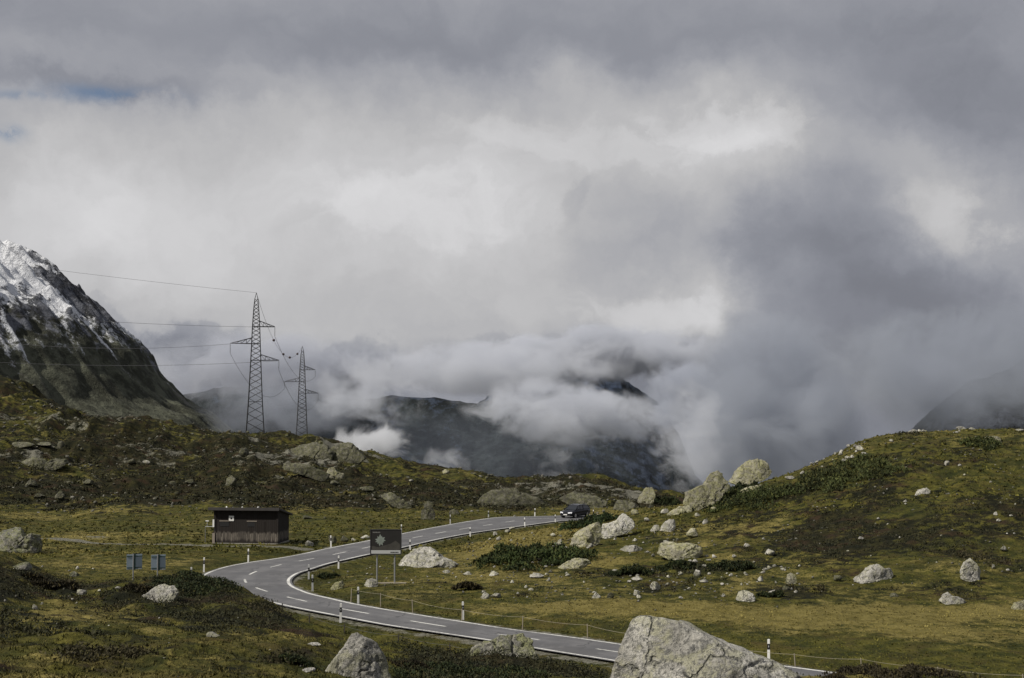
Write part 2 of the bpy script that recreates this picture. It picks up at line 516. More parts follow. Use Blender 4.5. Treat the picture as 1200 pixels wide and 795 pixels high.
# vegetation patches on the ground, some with cloud shade or sunlight in their colour: pixel centre, half sizes in pixels, channel weights (heath, dry, bare)
PATCH = [
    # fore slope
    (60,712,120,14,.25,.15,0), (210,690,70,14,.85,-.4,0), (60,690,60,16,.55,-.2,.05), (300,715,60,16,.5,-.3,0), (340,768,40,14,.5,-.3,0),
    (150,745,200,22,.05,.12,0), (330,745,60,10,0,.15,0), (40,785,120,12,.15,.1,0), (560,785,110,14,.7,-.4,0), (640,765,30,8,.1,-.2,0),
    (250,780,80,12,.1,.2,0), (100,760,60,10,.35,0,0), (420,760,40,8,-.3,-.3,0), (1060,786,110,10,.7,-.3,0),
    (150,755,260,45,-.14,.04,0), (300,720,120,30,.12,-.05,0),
    (1050,590,220,60,.15,-.20,0), (960,640,160,30,.08,-.1,0),
    (110,631,45,3,-.1,.3,.42), (200,637,30,2,0,.2,.3),
    # verges and meadow
    (200,635,200,26,-.8,.08,0), (330,615,120,14,-.5,-.1,0), (250,640,90,6,-.6,-.4,0), (120,668,130,16,-.7,.1,0), (60,605,90,8,-.2,.25,0),
    (540,730,160,14,-.9,-.5,0), (760,728,140,9,-.9,-.3,0), (480,745,120,10,-.8,-.5,0), (640,715,120,7,-.8,.35,0),
    (960,722,260,10,-.9,.62,0), (1100,716,180,8,-.9,.6,0), (760,712,90,6,-.9,.7,0), (1120,738,200,10,-.9,.4,0), (960,750,200,12,-.9,.05,0), (1120,768,200,12,-.9,.0,0),
    # slope between the road and the boulders: straw weights also carry its sunlit yellow
    (590,640,60,9,-.8,.8,0), (650,622,50,6,-.9,1.,0), (820,640,60,6,-.4,.5,0), (850,622,70,7,-.2,.4,0), (700,607,40,5,-.8,.7,0), (560,665,70,9,-.4,.55,0), (620,680,80,9,-.2,.45,0), (690,652,50,6,-.7,.6,0),
    (620,655,70,7,.6,-.4,0), (735,658,50,5,-.8,.8,0), (840,655,40,8,-.2,.35,0), (770,690,90,8,.15,.1,0), (740,672,40,7,.7,-.3,0), (500,690,60,8,-.5,.15,0),
    (430,672,40,8,-.4,-.1,0), (800,662,30,5,.6,-.3,0), (860,664,40,5,.6,-.3,0), (900,690,60,8,.3,.1,0),
    # round hill
    (900,585,70,14,.1,-.5,0), (980,570,90,12,.2,-.6,0), (880,610,60,14,.15,.15,0), (960,630,90,22,.15,.05,0), (1050,610,90,25,.1,-.2,0), (1150,590,60,18,.12,-.1,0),
    (1100,640,100,18,.2,-.1,0), (960,655,60,10,-.1,.3,0), (1010,525,40,6,-.2,.1,0), (1140,522,40,6,-.2,.25,0), (1160,655,60,12,.4,0,0), (1060,530,60,8,.15,-.3,0),
    (1060,690,140,8,.2,.1,0),
    # hill across the valley: heath weights also carry its cloud shade
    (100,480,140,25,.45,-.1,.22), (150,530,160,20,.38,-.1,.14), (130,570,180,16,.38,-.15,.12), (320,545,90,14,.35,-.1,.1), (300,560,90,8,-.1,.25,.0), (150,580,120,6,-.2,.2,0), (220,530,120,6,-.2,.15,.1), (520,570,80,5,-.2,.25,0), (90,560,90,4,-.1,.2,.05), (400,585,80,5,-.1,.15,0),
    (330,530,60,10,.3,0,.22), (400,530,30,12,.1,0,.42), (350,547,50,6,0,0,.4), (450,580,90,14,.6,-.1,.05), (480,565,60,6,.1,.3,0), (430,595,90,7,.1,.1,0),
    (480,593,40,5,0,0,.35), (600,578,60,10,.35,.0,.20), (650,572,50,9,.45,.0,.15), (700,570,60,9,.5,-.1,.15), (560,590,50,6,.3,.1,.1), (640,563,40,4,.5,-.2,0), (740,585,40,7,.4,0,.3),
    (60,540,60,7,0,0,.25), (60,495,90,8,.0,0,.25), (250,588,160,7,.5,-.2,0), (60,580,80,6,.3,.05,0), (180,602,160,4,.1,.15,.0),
]


def cover_at(X, Y):
    r = np.hypot(X, Y)
    heath = 0.27 + 0.30 * fbm(xy3(X, Y, 22.0), 4, seed=51) + 0.14 * smooth(160, 200, r) + 0.35 * fbm(xy3(X, Y * 0.5, 9.0), 3, seed=57) * smooth(160, 200, r)  # extra heath on the far hill, its cloud shade included
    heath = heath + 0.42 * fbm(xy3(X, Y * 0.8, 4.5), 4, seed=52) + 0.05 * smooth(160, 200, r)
    dry = 0.26 + 0.3 * fbm(xy3(X, Y, 5.0), 4, seed=73) + 0.25 * fbm(xy3(X, Y, 15.0), 4, seed=71) - 0.08 * smooth(160, 200, r)
    bare = 0.03 + (0.06 + 0.34 * fbm(xy3(X, Y * 0.7, 7.0), 4, seed=91) + 0.22 * fbm(xy3(X, Y, 2.0), 3, seed=95)) * smooth(175, 215, r)
    wx, wy = 0.25 * fbm(xy3(X, Y, 8.0), 3, seed=5), 0.25 * fbm(xy3(X, Y, 8.0), 3, seed=6)
    for (u, v, ru, rv, *w), c in zip(PATCH, PATCH_C):
        rx = ru * c[1] / F
        ry = max(0.8, c[3])
        q = ((X - c[0]) / rx + wx * 2) ** 2 + ((Y - c[1]) / ry + wy * 2) ** 2
        e = np.exp(-q)
        heath += w[0] * e; dry += w[1] * e; bare += w[2] * e
    rd = road_dist(X, Y)
    bare = np.where(rd < 1.4, 0.46 * smooth(1.3, 0.0, rd) + bare, bare)
    dry = dry - 0.3 * smooth(5, 1.5, rd) * (rd > 0); heath = heath - 0.8 * smooth(6, 1.5, rd)
    # trodden track past the hut
    for k in range(len(TRACK) - 1):
        a, bb = TRACK[k, :2], TRACK[k+1, :2]
        ab = bb - a; q = np.stack([X, Y], -1) - a
        t = np.clip(q @ ab / (ab @ ab), 0, 1)
        dd = np.hypot(*(q - t[:, None] * ab).T)
        bare = np.maximum(bare, 0.63 * smooth(1.5, 0.4, dd + 0.5 * wx * 4))
    return np.stack([heath, dry, bare], -1)


_pu = np.array([p[:2] for p in PATCH], float)
_c = hit(_pu[:, 0], _pu[:, 1], fine=False)
_hi = hit(_pu[:, 0], np.array([p[1] - p[3] for p in PATCH], float), fine=False)
_lo = hit(_pu[:, 0], np.array([p[1] + p[3] for p in PATCH], float), fine=False)
_ry = np.clip(0.5 * np.abs(_hi[:, 1] - _lo[:, 1]), 0.8, 0.22 * _c[:, 1])
PATCH_C = np.concatenate([_c, _ry[:, None]], 1)
TRACK = on_base(np.array([20, 60, 110, 160, 230, 300, 350, 390], float), np.array([631, 630, 636, 637.5, 639.5, 640.5, 641, 640], float))


def build_terrain():
    th = np.concatenate([np.linspace(-180, -34, 60)[:-1], np.linspace(-34, -25, 60)[:-1], np.linspace(-25, 25, 1000)[:-1], np.linspace(25, 34, 60)[:-1], np.linspace(34, 180, 60)[:-1]])
    r = np.concatenate([[0.4], np.exp(np.linspace(math.log(1.5), math.log(11), 40))[:-1], np.exp(np.linspace(math.log(11), math.log(430), 880))[:-1], np.exp(np.linspace(math.log(430), math.log(9000), 60))])
    TH, RR = np.meshgrid(np.radians(th), r)
    X, Y = (RR * np.sin(TH)).ravel(), (RR * np.cos(TH)).ravel()
    Z = ground(X, Y)
    nth, nr = len(th), len(r)
    i = np.arange(nr - 1)[:, None] * nth; j = np.arange(nth)[None]; j2 = (j + 1) % nth
    faces = np.stack([i + j, i + j2, i + nth + j2, i + nth + j], -1).reshape(-1, 4)[:, ::-1]
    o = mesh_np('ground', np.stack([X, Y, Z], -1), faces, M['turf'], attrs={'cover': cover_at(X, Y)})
    tag(o, 'rolling alpine pasture of olive turf, dark heath and bare rock', None, None, 'structure')
    return o


build_terrain()

# ------------------------------------------------------------------ road
def asphalt():
    m, g, b = new_mat('worn_asphalt')
    geo = g.node('ShaderNodeNewGeometry'); pos = geo.outputs['Position']
    n1, _ = g.noise(pos, 0.5, 5, 0.6); n2, _ = g.noise(pos, 14.0, 4, 0.7)
    at = g.node('ShaderNodeAttribute', attribute_name='lane')
    sep = g.node('ShaderNodeSeparateColor'); g.l.new(at.outputs['Color'], sep.inputs[0])
    n4, _ = g.noise(g.mapping(pos, loc=(5, 8, 0)), 0.16, 4, 0.6)
    c = g.mix(g.step(n1, 0.38, 0.62), (0.100, 0.101, 0.107), (0.142, 0.142, 0.147))
    c = g.mix(g.m('MULTIPLY', g.step(n4, 0.56, 0.58), 0.7), c, (0.085, 0.085, 0.088))
    _, wv = g.noise(pos, 0.8, 3, 0.6)
    cw = g.node('ShaderNodeTexVoronoi', feature='DISTANCE_TO_EDGE'); cw.inputs['Scale'].default_value = 0.19
    g.l.new(g.vm('ADD', pos, g.vm('MULTIPLY', wv, (2.2, 2.2, 0))), cw.inputs['Vector'])
    crack = g.m('MULTIPLY', g.m('SUBTRACT', 1.0, g.step(cw.outputs['Distance'], 0.006, 0.014)), g.step(n1, 0.42, 0.55))
    c = g.mix(g.m('MULTIPLY', crack, 0.75), c, (0.035, 0.035, 0.037))
    c = g.mix(g.m('MULTIPLY', g.step(n2, 0.4, 0.7), 0.3), c, (0.08, 0.08, 0.085))
    c = g.mix(g.m('MULTIPLY', sep.outputs[0], 0.5), c, (0.085, 0.085, 0.09))
    g.put(b.inputs['Base Color'], c)
    b.inputs['Roughness'].default_value = 0.85
    b.inputs['Specular IOR Level'].default_value = 0.25
    g.put(b.inputs['Normal'], g.bump(n2, 0.3, 0.02))
    return m


M['asphalt'] = asphalt()
def paint_material():
    m, g, b = new_mat('worn_road_paint')
    geo = g.node('ShaderNodeNewGeometry'); pos = geo.outputs['Position']
    n1, _ = g.noise(pos, 6.0, 5, 0.7); n2, _ = g.noise(pos, 0.35, 3, 0.6)
    wear = g.step(g.m('ADD', n1, g.m('MULTIPLY', n2, 0.7)), 0.78, 1.02)
    g.put(b.inputs['Base Color'], g.mix(g.m('MULTIPLY', wear, 0.75), (0.60, 0.60, 0.57), (0.16, 0.16, 0.16)))
    b.inputs['Roughness'].default_value = 0.7
    return m


M['road_paint'] = paint_material()


def strip(name, a, b, dz, mat, parent=None, n=2, attr=None):
    """ribbon between two polylines lying dz above the road level"""
    k = len(a)
    t = np.linspace(0, 1, n)[None, :, None]
    v = a[:, None] * (1 - t) + b[:, None] * t
    v[..., 2] += dz
    i = np.arange(k - 1)[:, None] * n; j = np.arange(n - 1)[None]
    f = np.stack([i + j, i + j + 1, i + n + j + 1, i + n + j], -1).reshape(-1, 4)
    v = v.reshape(-1, 3)
    nrm = np.cross(v[f[0, 1]] - v[f[0, 0]], v[f[0, 3]] - v[f[0, 0]])
    if nrm[2] < 0: f = f[:, ::-1]
    at = None
    if attr is not None:
        at = {'lane': np.repeat(np.tile(attr(np.linspace(0, 1, n)), k)[:, None], 3, 1)}
    return mesh_np(name, v, f, mat, parent, attrs=at)


ROAD_O = tag(strip('road', RO, RI, 0.02, M['asphalt'], n=17, attr=lambda t: np.exp(-((t - .17) / .05) ** 2) + np.exp(-((t - .36) / .05) ** 2) + np.exp(-((t - .64) / .05) ** 2) + np.exp(-((t - .83) / .05) ** 2)),
             'smooth grey asphalt pass road bending sharply round the bend', None, None, 'structure')
across = (RI - RO) / np.linalg.norm(RI - RO, axis=1)[:, None]
for e, s in ((RO, 1), (RI, -1)):
    strip('edge_line', e + s * across * 0.14, e + s * across * 0.34, 0.026, M['road_paint'], ROAD_O)
# centre dashes, 3 m long with gaps, following the middle of the road
cl = np.concatenate([[0], np.cumsum(np.linalg.norm(np.diff(RC, axis=0), axis=1))])


def at_s(s): return np.stack([np.interp(s, cl, RC[:, k]) for k in range(3)], -1)
def ac_s(s): return np.stack([np.interp(s, cl, across[:, k]) for k in range(3)], -1)


s0 = 2.0
while s0 + 3 < cl[-1]:
    ss = np.linspace(s0, s0 + 2.7, 7)
    c, a = at_s(ss), ac_s(ss)
    if c[0, 1] > 45:
        strip('lane_dash', c - a * 0.08, c + a * 0.08, 0.026, M['road_paint'], ROAD_O)
    s0 += 6.3

# ------------------------------------------------------------------ sky
SUN_EL, SUN_AZ = R(44), (-0.90, -0.44)       # direction towards the sun on the map
_az = math.hypot(*SUN_AZ)
sun_dir = Vector((SUN_AZ[0] / _az * math.cos(SUN_EL), SUN_AZ[1] / _az * math.cos(SUN_EL), math.sin(SUN_EL)))
sl = bpy.data.lights.new('sun', 'SUN'); sl.energy = 4.8; sl.angle = R(0.6); sl.color = (1.0, 0.935, 0.83)
so = bpy.data.objects.new('sun', sl); so.rotation_euler = sun_dir.to_track_quat('Z', 'Y').to_euler(); so.location = (-60, -40, 90)
COL.objects.link(so)

# cloud masses: pixel centre, half sizes, turn in degrees, brightness added
SKY_BASE = 0.335
MASS = [
    (300,235,340,105,0,.20), (470,255,130,60,0,.07), (650,185,170,80,0,.13), (830,150,110,55,20,.12), (750,362,120,45,-5,.17), (120,330,180,80,0,.13),
    (600,330,160,60,0,.08), (830,345,35,45,0,.10), (1128,255,66,46,30,.17), (1030,165,90,40,30,.07), (430,395,160,32,0,.09), (860,205,60,60,0,.08), (50,250,100,60,0,.06),
    (1000,350,190,120,20,-.04), (1020,450,200,90,0,-.05), (1180,400,100,90,0,-.06), (1165,110,130,70,20,-.05),
    (600,35,560,36,0,-.05), (330,85,180,30,0,-.03), (950,120,90,30,10,-.05), (130,114,130,14,2,-.12), (150,70,200,30,0,-.02),
    (700,330,70,40,-30,-.07), (240,405,60,32,10,-.10), (410,440,55,38,0,-.12), (330,470,120,40,0,-.14), (740,430,120,50,0,-.08), (620,440,90,30,0,-.05), (880,470,110,80,0,-.05),
    (800,560,400,60,0,-.06),
]

RAGGED = [
    (945,250,125,65,-20,-.045,.25,.75), (960,310,150,70,15,-.035,.30,.75), (1040,330,150,50,15,-.025,.35,.8), (1130,255,80,45,28,.05,.35,.8),
    (760,360,110,40,-5,.07,.4,.8), (690,235,60,22,-55,-.05,.4,.75), (240,405,80,34,12,-.10,.35,.65), (412,440,60,42,0,-.12,.32,.6), (150,380,60,26,25,-.07,.35,.7),
    (1160,110,150,60,25,-.035,.35,.8), (600,55,560,34,0,-.035,.35,.9), (840,160,120,40,15,.06,.4,.8), (470,250,160,60,0,.05,.4,.8), (650,170,200,40,5,.05,.35,.8), (560,400,60,22,0,-.04,.45,.7),
]


def build_world():
    w = bpy.data.worlds.new('World'); scene.world = w
    w.use_nodes = True
    w.node_tree.nodes.clear()
    g = N(w.node_tree)
    out = g.node('ShaderNodeOutputWorld'); bg = g.node('ShaderNodeBackground')
    g.l.new(bg.outputs[0], out.inputs[0])
    bg.inputs['Strength'].default_value = 0.1
    sky = g.node('ShaderNodeTexSky', sky_type='NISHITA')
    sky.sun_disc = False; sky.sun_elevation = SUN_EL
    sky.sun_rotation = math.atan2(-sun_dir.x, sun_dir.y)
    sky.altitude = 2200; sky.air_density = 1.0; sky.dust_density = 0.3
    tc = g.node('ShaderNodeTexCoord')
    d = tc.outputs['Generated']
    x, y, z = (lambda q: (g.l.new(d, q.inputs[0]), q.outputs)[1])(g.node('ShaderNodeSeparateXYZ'))
    az = g.m('ARCTAN2', x, y); el = g.m('ARCSINE', z)
    c = g.node('ShaderNodeCombineXYZ'); g.l.new(az, c.inputs[0]); g.l.new(el, c.inputs[1])
    ang = c.outputs[0]
    _, w1 = g.noise(ang, 6.5, 4, 0.55)
    _, w2 = g.noise(ang, 22.0, 7, 0.68)
    warp = g.vm('ADD', g.vm('MULTIPLY', g.vm('SUBTRACT', w1, (0.5, 0.5, 0.5)), (0.13, 0.10, 0)), g.vm('MULTIPLY', g.vm('SUBTRACT', w2, (0.5, 0.5, 0.5)), (0.06, 0.045, 0)))
    p = g.vm('ADD', ang, warp)
    acc = SKY_BASE
    for (u, v, su, sv, rot, amp) in MASS:
        sx, sz = ray(u, v)
        a0 = math.atan2(float(sx), 1.0); e0 = math.atan2(float(sz), math.hypot(1.0, float(sx)))
        q = g.mapping(p, (su / F * 1.15, sv / F * 1.15, 1), (0, 0, R(-rot)), (a0, e0, 0), 'TEXTURE')
        r2 = g.vm('DOT_PRODUCT', q, q)
        e = g.m('POWER', 0.3679, r2)
        acc = g.m('MULTIPLY_ADD', e, amp, acc)
    # billows
    f1, _ = g.noise(g.mapping(p, (1, 1.5, 1)), 8.0, 8, 0.56)
    f2, _ = g.noise(g.mapping(p, (1, 1.2, 1), loc=(3.1, 1.7, 0)), 22.0, 7, 0.6, 0.4)
    f3, _ = g.noise(g.mapping(ang, (1, 1.6, 1), loc=(9, 2, 0)), 3.0, 3, 0.5)
    tex = g.m('ADD', g.m('MULTIPLY', g.m('SUBTRACT', f1, 0.5), 0.24), g.m('MULTIPLY', g.m('SUBTRACT', f2, 0.5), 0.13))
    tex = g.m('ADD', tex, g.m('MULTIPLY', g.m('SUBTRACT', f3, 0.5), 0.08))
    # torn-edged masses: a soft shape cut through by noise
    for (u, v, su, sv, rot, amp, lo_, hi_) in RAGGED:
        sx, sz = ray(u, v)
        a0 = math.atan2(float(sx), 1.0); e0 = math.atan2(float(sz), math.hypot(1.0, float(sx)))
        q = g.mapping(p, (su / F, sv / F, 1), (0, 0, R(-rot)), (a0, e0, 0), 'TEXTURE')
        gs = g.m('POWER', 0.3679, g.vm('DOT_PRODUCT', q, q))
        val = g.m('ADD', gs, g.m('ADD', g.m('MULTIPLY', g.m('SUBTRACT', f1, 0.5), 1.5), g.m('MULTIPLY', g.m('SUBTRACT', f2, 0.5), 1.0)))
        acc = g.m('MULTIPLY_ADD', g.m('MULTIPLY', g.step(val, lo_, hi_), g.m('POWER', gs, 0.35)), amp, acc)
    B = g.m('MAXIMUM', g.m('ADD', acc, g.m('MULTIPLY', tex, g.m('ADD', 0.35, acc))), 0.05)
    tint = g.mix(g.step(B, 0.22, 0.52), (0.930, 0.968, 1.11), (1.0, 0.995, 1.01))
    cs = g.node('ShaderNodeVectorMath', operation='SCALE')
    g.l.new(tint, cs.inputs[0]); g.l.new(g.m('MULTIPLY', B, 10.0), cs.inputs['Scale'])
    # two slits of blue where the deck tears open
    hole = 0.0
    for (u, v, su, sv, amp) in ((128, 113, 60, 8, 1.1), (6, 160, 14, 8, 1.5), (30, 116, 45, 5, .7)):
        sx, sz = ray(u, v)
        a0 = math.atan2(float(sx), 1.0); e0 = math.atan2(float(sz), math.hypot(1.0, float(sx)))
        p2 = g.vm('ADD', ang, g.vm('MULTIPLY', warp, (0.35, 0.25, 0)))
        q = g.mapping(p2, (su / F, sv / F, 1), (0, 0, 0), (a0, e0, 0), 'TEXTURE')
        hole = g.m('MULTIPLY_ADD', g.m('POWER', 0.3679, g.vm('DOT_PRODUCT', q, q)), amp, hole)
    hole = g.m('MULTIPLY', g.m('MULTIPLY', hole, g.step(f2, 0.3, 0.55)), 0.75, clamp=True)
    deep = g.node('ShaderNodeVectorMath', operation='SCALE'); g.l.new(sky.outputs[0], deep.inputs[0]); deep.inputs['Scale'].default_value = 0.6
    g.l.new(g.mix(hole, cs.outputs[0], deep.outputs[0]), bg.inputs['Color'])
    w.cycles.sampling_method = 'MANUAL'; w.cycles.sample_map_resolution = 512


build_world()
vs = scene.view_settings
scene.display_settings.display_device = 'sRGB'
vs.view_transform = 'Standard'; vs.look = 'None'; vs.exposure = 0.0; vs.gamma = 1.0; vs.use_curve_mapping = False
cy = scene.cycles
cy.use_denoising = True
cy.max_bounces = 6; cy.diffuse_bounces = 2; cy.glossy_bounces = 2; cy.transparent_max_bounces = 16; cy.volume_bounces = 2
cy.volume_step_rate = 1.0; cy.volume_max_steps = 128

# ------------------------------------------------------------------ mountains
def mountain_material(name, snow_lo, snow_hi, rock, turf, far=0.0):
    m, g, b = new_mat(name)
    geo = g.node('ShaderNodeNewGeometry'); pos = geo.outputs['Position']
    s = g.node('ShaderNodeSeparateXYZ'); g.l.new(pos, s.inputs[0])
    at = g.node('ShaderNodeAttribute', attribute_name='face')
    sep = g.node('ShaderNodeSeparateColor'); g.l.new(at.outputs['Color'], sep.inputs[0])
    crag, streak = sep.outputs[0], sep.outputs[1]
    n1, _ = g.noise(pos, 0.012, 8, 0.65); n2, _ = g.noise(pos, 0.05, 7, 0.7); n3, _ = g.noise(pos, 0.14, 5, 0.7)
    rk = g.mix(g.step(n2, 0.42, 0.60), tuple(c * 0.4 for c in rock), tuple(c * 1.7 for c in rock))
    tf = g.mix(g.step(g.m('ADD', n2, g.m('MULTIPLY', g.m('SUBTRACT', n1, 0.5), 0.8)), 0.40, 0.62), tuple(c * 0.55 for c in turf), tuple(c * 1.4 for c in turf))
    k = g.m('ADD', crag, g.m('MULTIPLY', g.m('SUBTRACT', n2, 0.5), 1.2))
    base = g.mix(g.step(k, 0.42, 0.62), tf, rk)
    base = g.mix(g.m('MULTIPLY', g.step(g.m('ADD', streak, g.m('MULTIPLY', g.m('SUBTRACT', n3, .5), .8)), 0.72, 0.95), 0.8), base, (0.16, 0.155, 0.14))
    alt = g.m('ADD', s.outputs[2], g.m('ADD', g.m('MULTIPLY', g.m('SUBTRACT', n1, 0.5), 150.0), g.m('MULTIPLY', g.m('SUBTRACT', n2, 0.5), 120.0)))
    alt = g.m('ADD', alt, g.m('MULTIPLY', g.m('SUBTRACT', n3, 0.5), 150.0))
    alt = g.m('SUBTRACT', alt, g.m('MULTIPLY', g.step(k, 0.45, 0.72), 135.0))
    alt = g.m('ADD', alt, g.m('MULTIPLY', g.step(streak, 0.35, 0.85), 40.0))
    c = g.mix(g.step(alt, snow_lo, snow_hi), base, (0.72, 0.74, 0.78))
    g.put(b.inputs['Base Color'], c)
    b.inputs['Roughness'].default_value = 0.9; b.inputs['Specular IOR Level'].default_value = 0.15
    g.put(b.inputs['Normal'], g.bump(g.m('ADD', n3, g.m('MULTIPLY', n2, 2.0)), 0.9, 6.0))
    return m


def grid_mountain(name, label, mat, X, Y, Z, face):
    nr, nc = X.shape
    i = np.arange(nr - 1)[:, None] * nc; j = np.arange(nc - 1)[None]
    f = np.stack([i + j, i + j + 1, i + nc + j + 1, i + nc + j], -1).reshape(-1, 4)
    o = mesh_np(name, np.stack([X.ravel(), Y.ravel(), Z.ravel()], -1), f, mat, attrs={'face': face})
    return tag(o, label, None, None, 'structure')


def near_peak():
    """snow dusted pyramid on the near side of the pass; flank profile read from its skyline"""
    cx, cyy = -1150.0, 2050.0
    prof_u = np.array([-250,-120,-40,0,20,60,80,110,140,160,170,185,200,220,240,270,300,340,420.])
    prof_v = np.array([120,210,262,287,294,316,331,358,384,404,422,438,456,467,476,503,520,545,600.])
    q = P(prof_u, prof_v, cyy)
    pr = np.hypot(q[:, 0] - cx, 0); pz = q[:, 2] - 22
    az = np.radians(np.linspace(-150, 62, 520)); rr = np.linspace(2, 960, 420)
    A, RR = np.meshgrid(az, rr)
    X, Y = cx + RR * np.cos(A), cyy + RR * np.sin(A)
    f3 = np.stack([X.ravel(), Y.ravel(), np.zeros(X.size)], -1)
    wr = RR.ravel() + 22 * fbm(f3 / 150, 4, seed=2)
    Z = np.interp(wr, pr, pz)
    arc = (A * 600).ravel()
    rib = ridged(np.stack([arc / 85 + 0.4 * fbm(f3 / 90, 3, seed=8), wr / 420, np.zeros_like(arc)], -1), 5, seed=4)
    stre = ridged(np.stack([arc / 26 + 0.5 * fbm(f3 / 60, 3, seed=12), wr / 300, np.ones_like(arc)], -1), 3, seed=14)
    hi = smooth(-10, 160, Z)
    cragn = ridged(f3 / 70, 5, seed=33)
    Z = Z + rib * (11 + 14 * hi) + 4 * stre + (8 * fbm(f3 / 45, 5, seed=7) + 16 * cragn * hi)
    crag = np.clip(0.30 + 0.75 * hi * (0.2 + 0.7 * cragn + 0.4 * fbm(f3 / 120, 3, seed=3)) - 0.25 * (1 - hi), 0, 1)
    streak = np.clip(0.5 + 0.65 * stre, 0, 1) * (0.75 + 0.5 * fbm(f3 / 170, 3, seed=19))
    face = np.stack([crag, streak, hi], -1)
    grid_mountain('mountain', 'steep mountain flank with fresh snow above dark crags and green scree slopes', mountain_material('snowy_flank', 110, 152, (0.092, 0.097, 0.112), (0.076, 0.080, 0.058)), X, Y, Z.reshape(X.shape), face)


def ridge_mountain(label, prof, Yr, slope, seed, mat, rough):
    us, vs_ = np.array(prof, float).T
    q = P(us, vs_, Yr)
    X1 = np.linspace(q[0, 0], q[-1, 0], 420)
    rz = np.interp(X1, q[:, 0], q[:, 2])
    t = np.concatenate([np.linspace(-1, 0, 170), np.linspace(0.02, 0.5, 30)])
    X, T = np.meshgrid(X1, t)
    Y = Yr + T * 1000
    Z = rz[None] - slope * np.abs(T) * 1000
    f3 = np.stack([X.ravel(), Y.ravel(), np.zeros(X.size)], -1)
    cr = ridged(f3 / 160 * np.array([1, .7, 1]), 6, seed=seed)
    Z = Z.ravel() + rough * (0.8 * cr + 0.6 * fbm(f3 / 300, 4, seed=seed + 5))
    crag = np.clip(0.35 + 0.5 * cr, 0, 1)
    streak = np.clip(0.45 + 0.5 * ridged(np.stack([X.ravel() / 60, Y.ravel() / 400, np.zeros(X.size)], -1), 3, seed=seed + 9), 0, 1) * 0.75
    grid_mountain('mountain', label, mat, X, Y, Z.reshape(X.shape), np.stack([crag, streak, crag], -1))


near_peak()
_mm = mountain_material('misty_slope', 260, 330, (0.028, 0.036, 0.052), (0.026, 0.032, 0.034))  # blue of the distance haze is put into rock and turf colours
ridge_mountain('dark broad mountain slope under drifting cloud beyond the pass', [(150,470),(250,455),(330,452),(400,460),(460,465),(500,468),(560,476),(600,470),(660,480),(720,498),(770,525),(810,556),(850,600),(900,650)],
               2600, 0.55, 40, _mm, 16)
ridge_mountain('dark blue peak seen through a gap in the clouds', [(560,475),(620,448),(660,436),(690,431),(708,439),(726,441),(745,453),(770,472),(795,510),(815,560),(830,600)],
               3500, 0.6, 60, mountain_material('blue_peak', 400, 470, (0.026, 0.036, 0.058), (0.022, 0.029, 0.040)), 34)
ridge_mountain('dim grey slope sinking into fog behind the round hill', [(1000,560),(1040,520),(1065,497),(1090,475),(1130,452),(1170,436),(1220,420),(1300,400),(1400,380)],
               1500, 0.6, 80, mountain_material('fog_slope', 400, 470, (0.030, 0.034, 0.042), (0.026, 0.03, 0.030)), 24)

# ------------------------------------------------------------------ boulders and stones
def rock_material(name, lo, hi, lichen, amount, dark):
    m, g, b = new_mat(name)
    geo = g.node('ShaderNodeNewGeometry'); pos = geo.outputs['Position']
    oi = g.node('ShaderNodeObjectInfo')
    off = g.vm('ADD', pos, g.vm('MULTIPLY', oi.outputs['Location'], (0.37, 0.21, 0.11)))
    n1, _ = g.noise(off, 1.1, 6, 0.65); n2, _ = g.noise(off, 4.5, 6, 0.7, 0.3); n3, _ = g.noise(off, 17.0, 5, 0.75)
    n4, _ = g.noise(g.mapping(off, loc=(7, 3, 9)), 2.3, 6, 0.7, 0.5)
    v = g.voro(off, 9.0)
    c = g.mix(g.step(n1, 0.40, 0.60), lo, hi)
    tone = g.m('MULTIPLY_ADD', oi.outputs['Random'], 0.42, 0.72)
    c = g.mix(g.m('MULTIPLY', g.step(n4, 0.52 - amount * 0.12, 0.58), amount), c, lichen)
    c = g.mix(g.m('MULTIPLY', g.step(n3, 0.49, 0.60), 0.8), c, dark)
    c = g.mix(g.m('MULTIPLY', g.step(n2, 0.55, 0.62), 0.85), c, tuple(q * 1.2 for q in dark))
    c = g.mix(g.m('MULTIPLY', g.m('SUBTRACT', 1.0, g.step(v, 0.05, 0.3)), 0.35), c, hi)
    _, wv = g.noise(off, 1.6, 4, 0.6)
    cw = g.node('ShaderNodeTexVoronoi', feature='DISTANCE_TO_EDGE'); cw.inputs['Scale'].default_value = 0.85
    g.l.new(g.vm('ADD', off, g.vm('MULTIPLY', wv, (0.9, 0.9, 0.9))), cw.inputs['Vector'])
    crack = g.m('MULTIPLY', g.m('SUBTRACT', 1.0, g.step(cw.outputs['Distance'], 0.0, 0.045)), g.step(n4, 0.44, 0.54))
    c = g.mix(g.m('MULTIPLY', crack, 0.45), c, tuple(q * 0.6 for q in dark))
    s = g.node('ShaderNodeVectorMath', operation='SCALE'); g.l.new(c, s.inputs[0]); g.l.new(tone, s.inputs['Scale'])
    g.put(b.inputs['Base Color'], s.outputs[0])
    b.inputs['Roughness'].default_value = 0.92; b.inputs['Specular IOR Level'].default_value = 0.15
    h = g.m('SUBTRACT', g.m('ADD', g.m('MULTIPLY', n2, 1.0), g.m('MULTIPLY', n3, 0.35)), g.m('MULTIPLY', crack, 0.5))
    g.put(b.inputs['Normal'], g.bump(h, 0.9, 0.16))
    return m


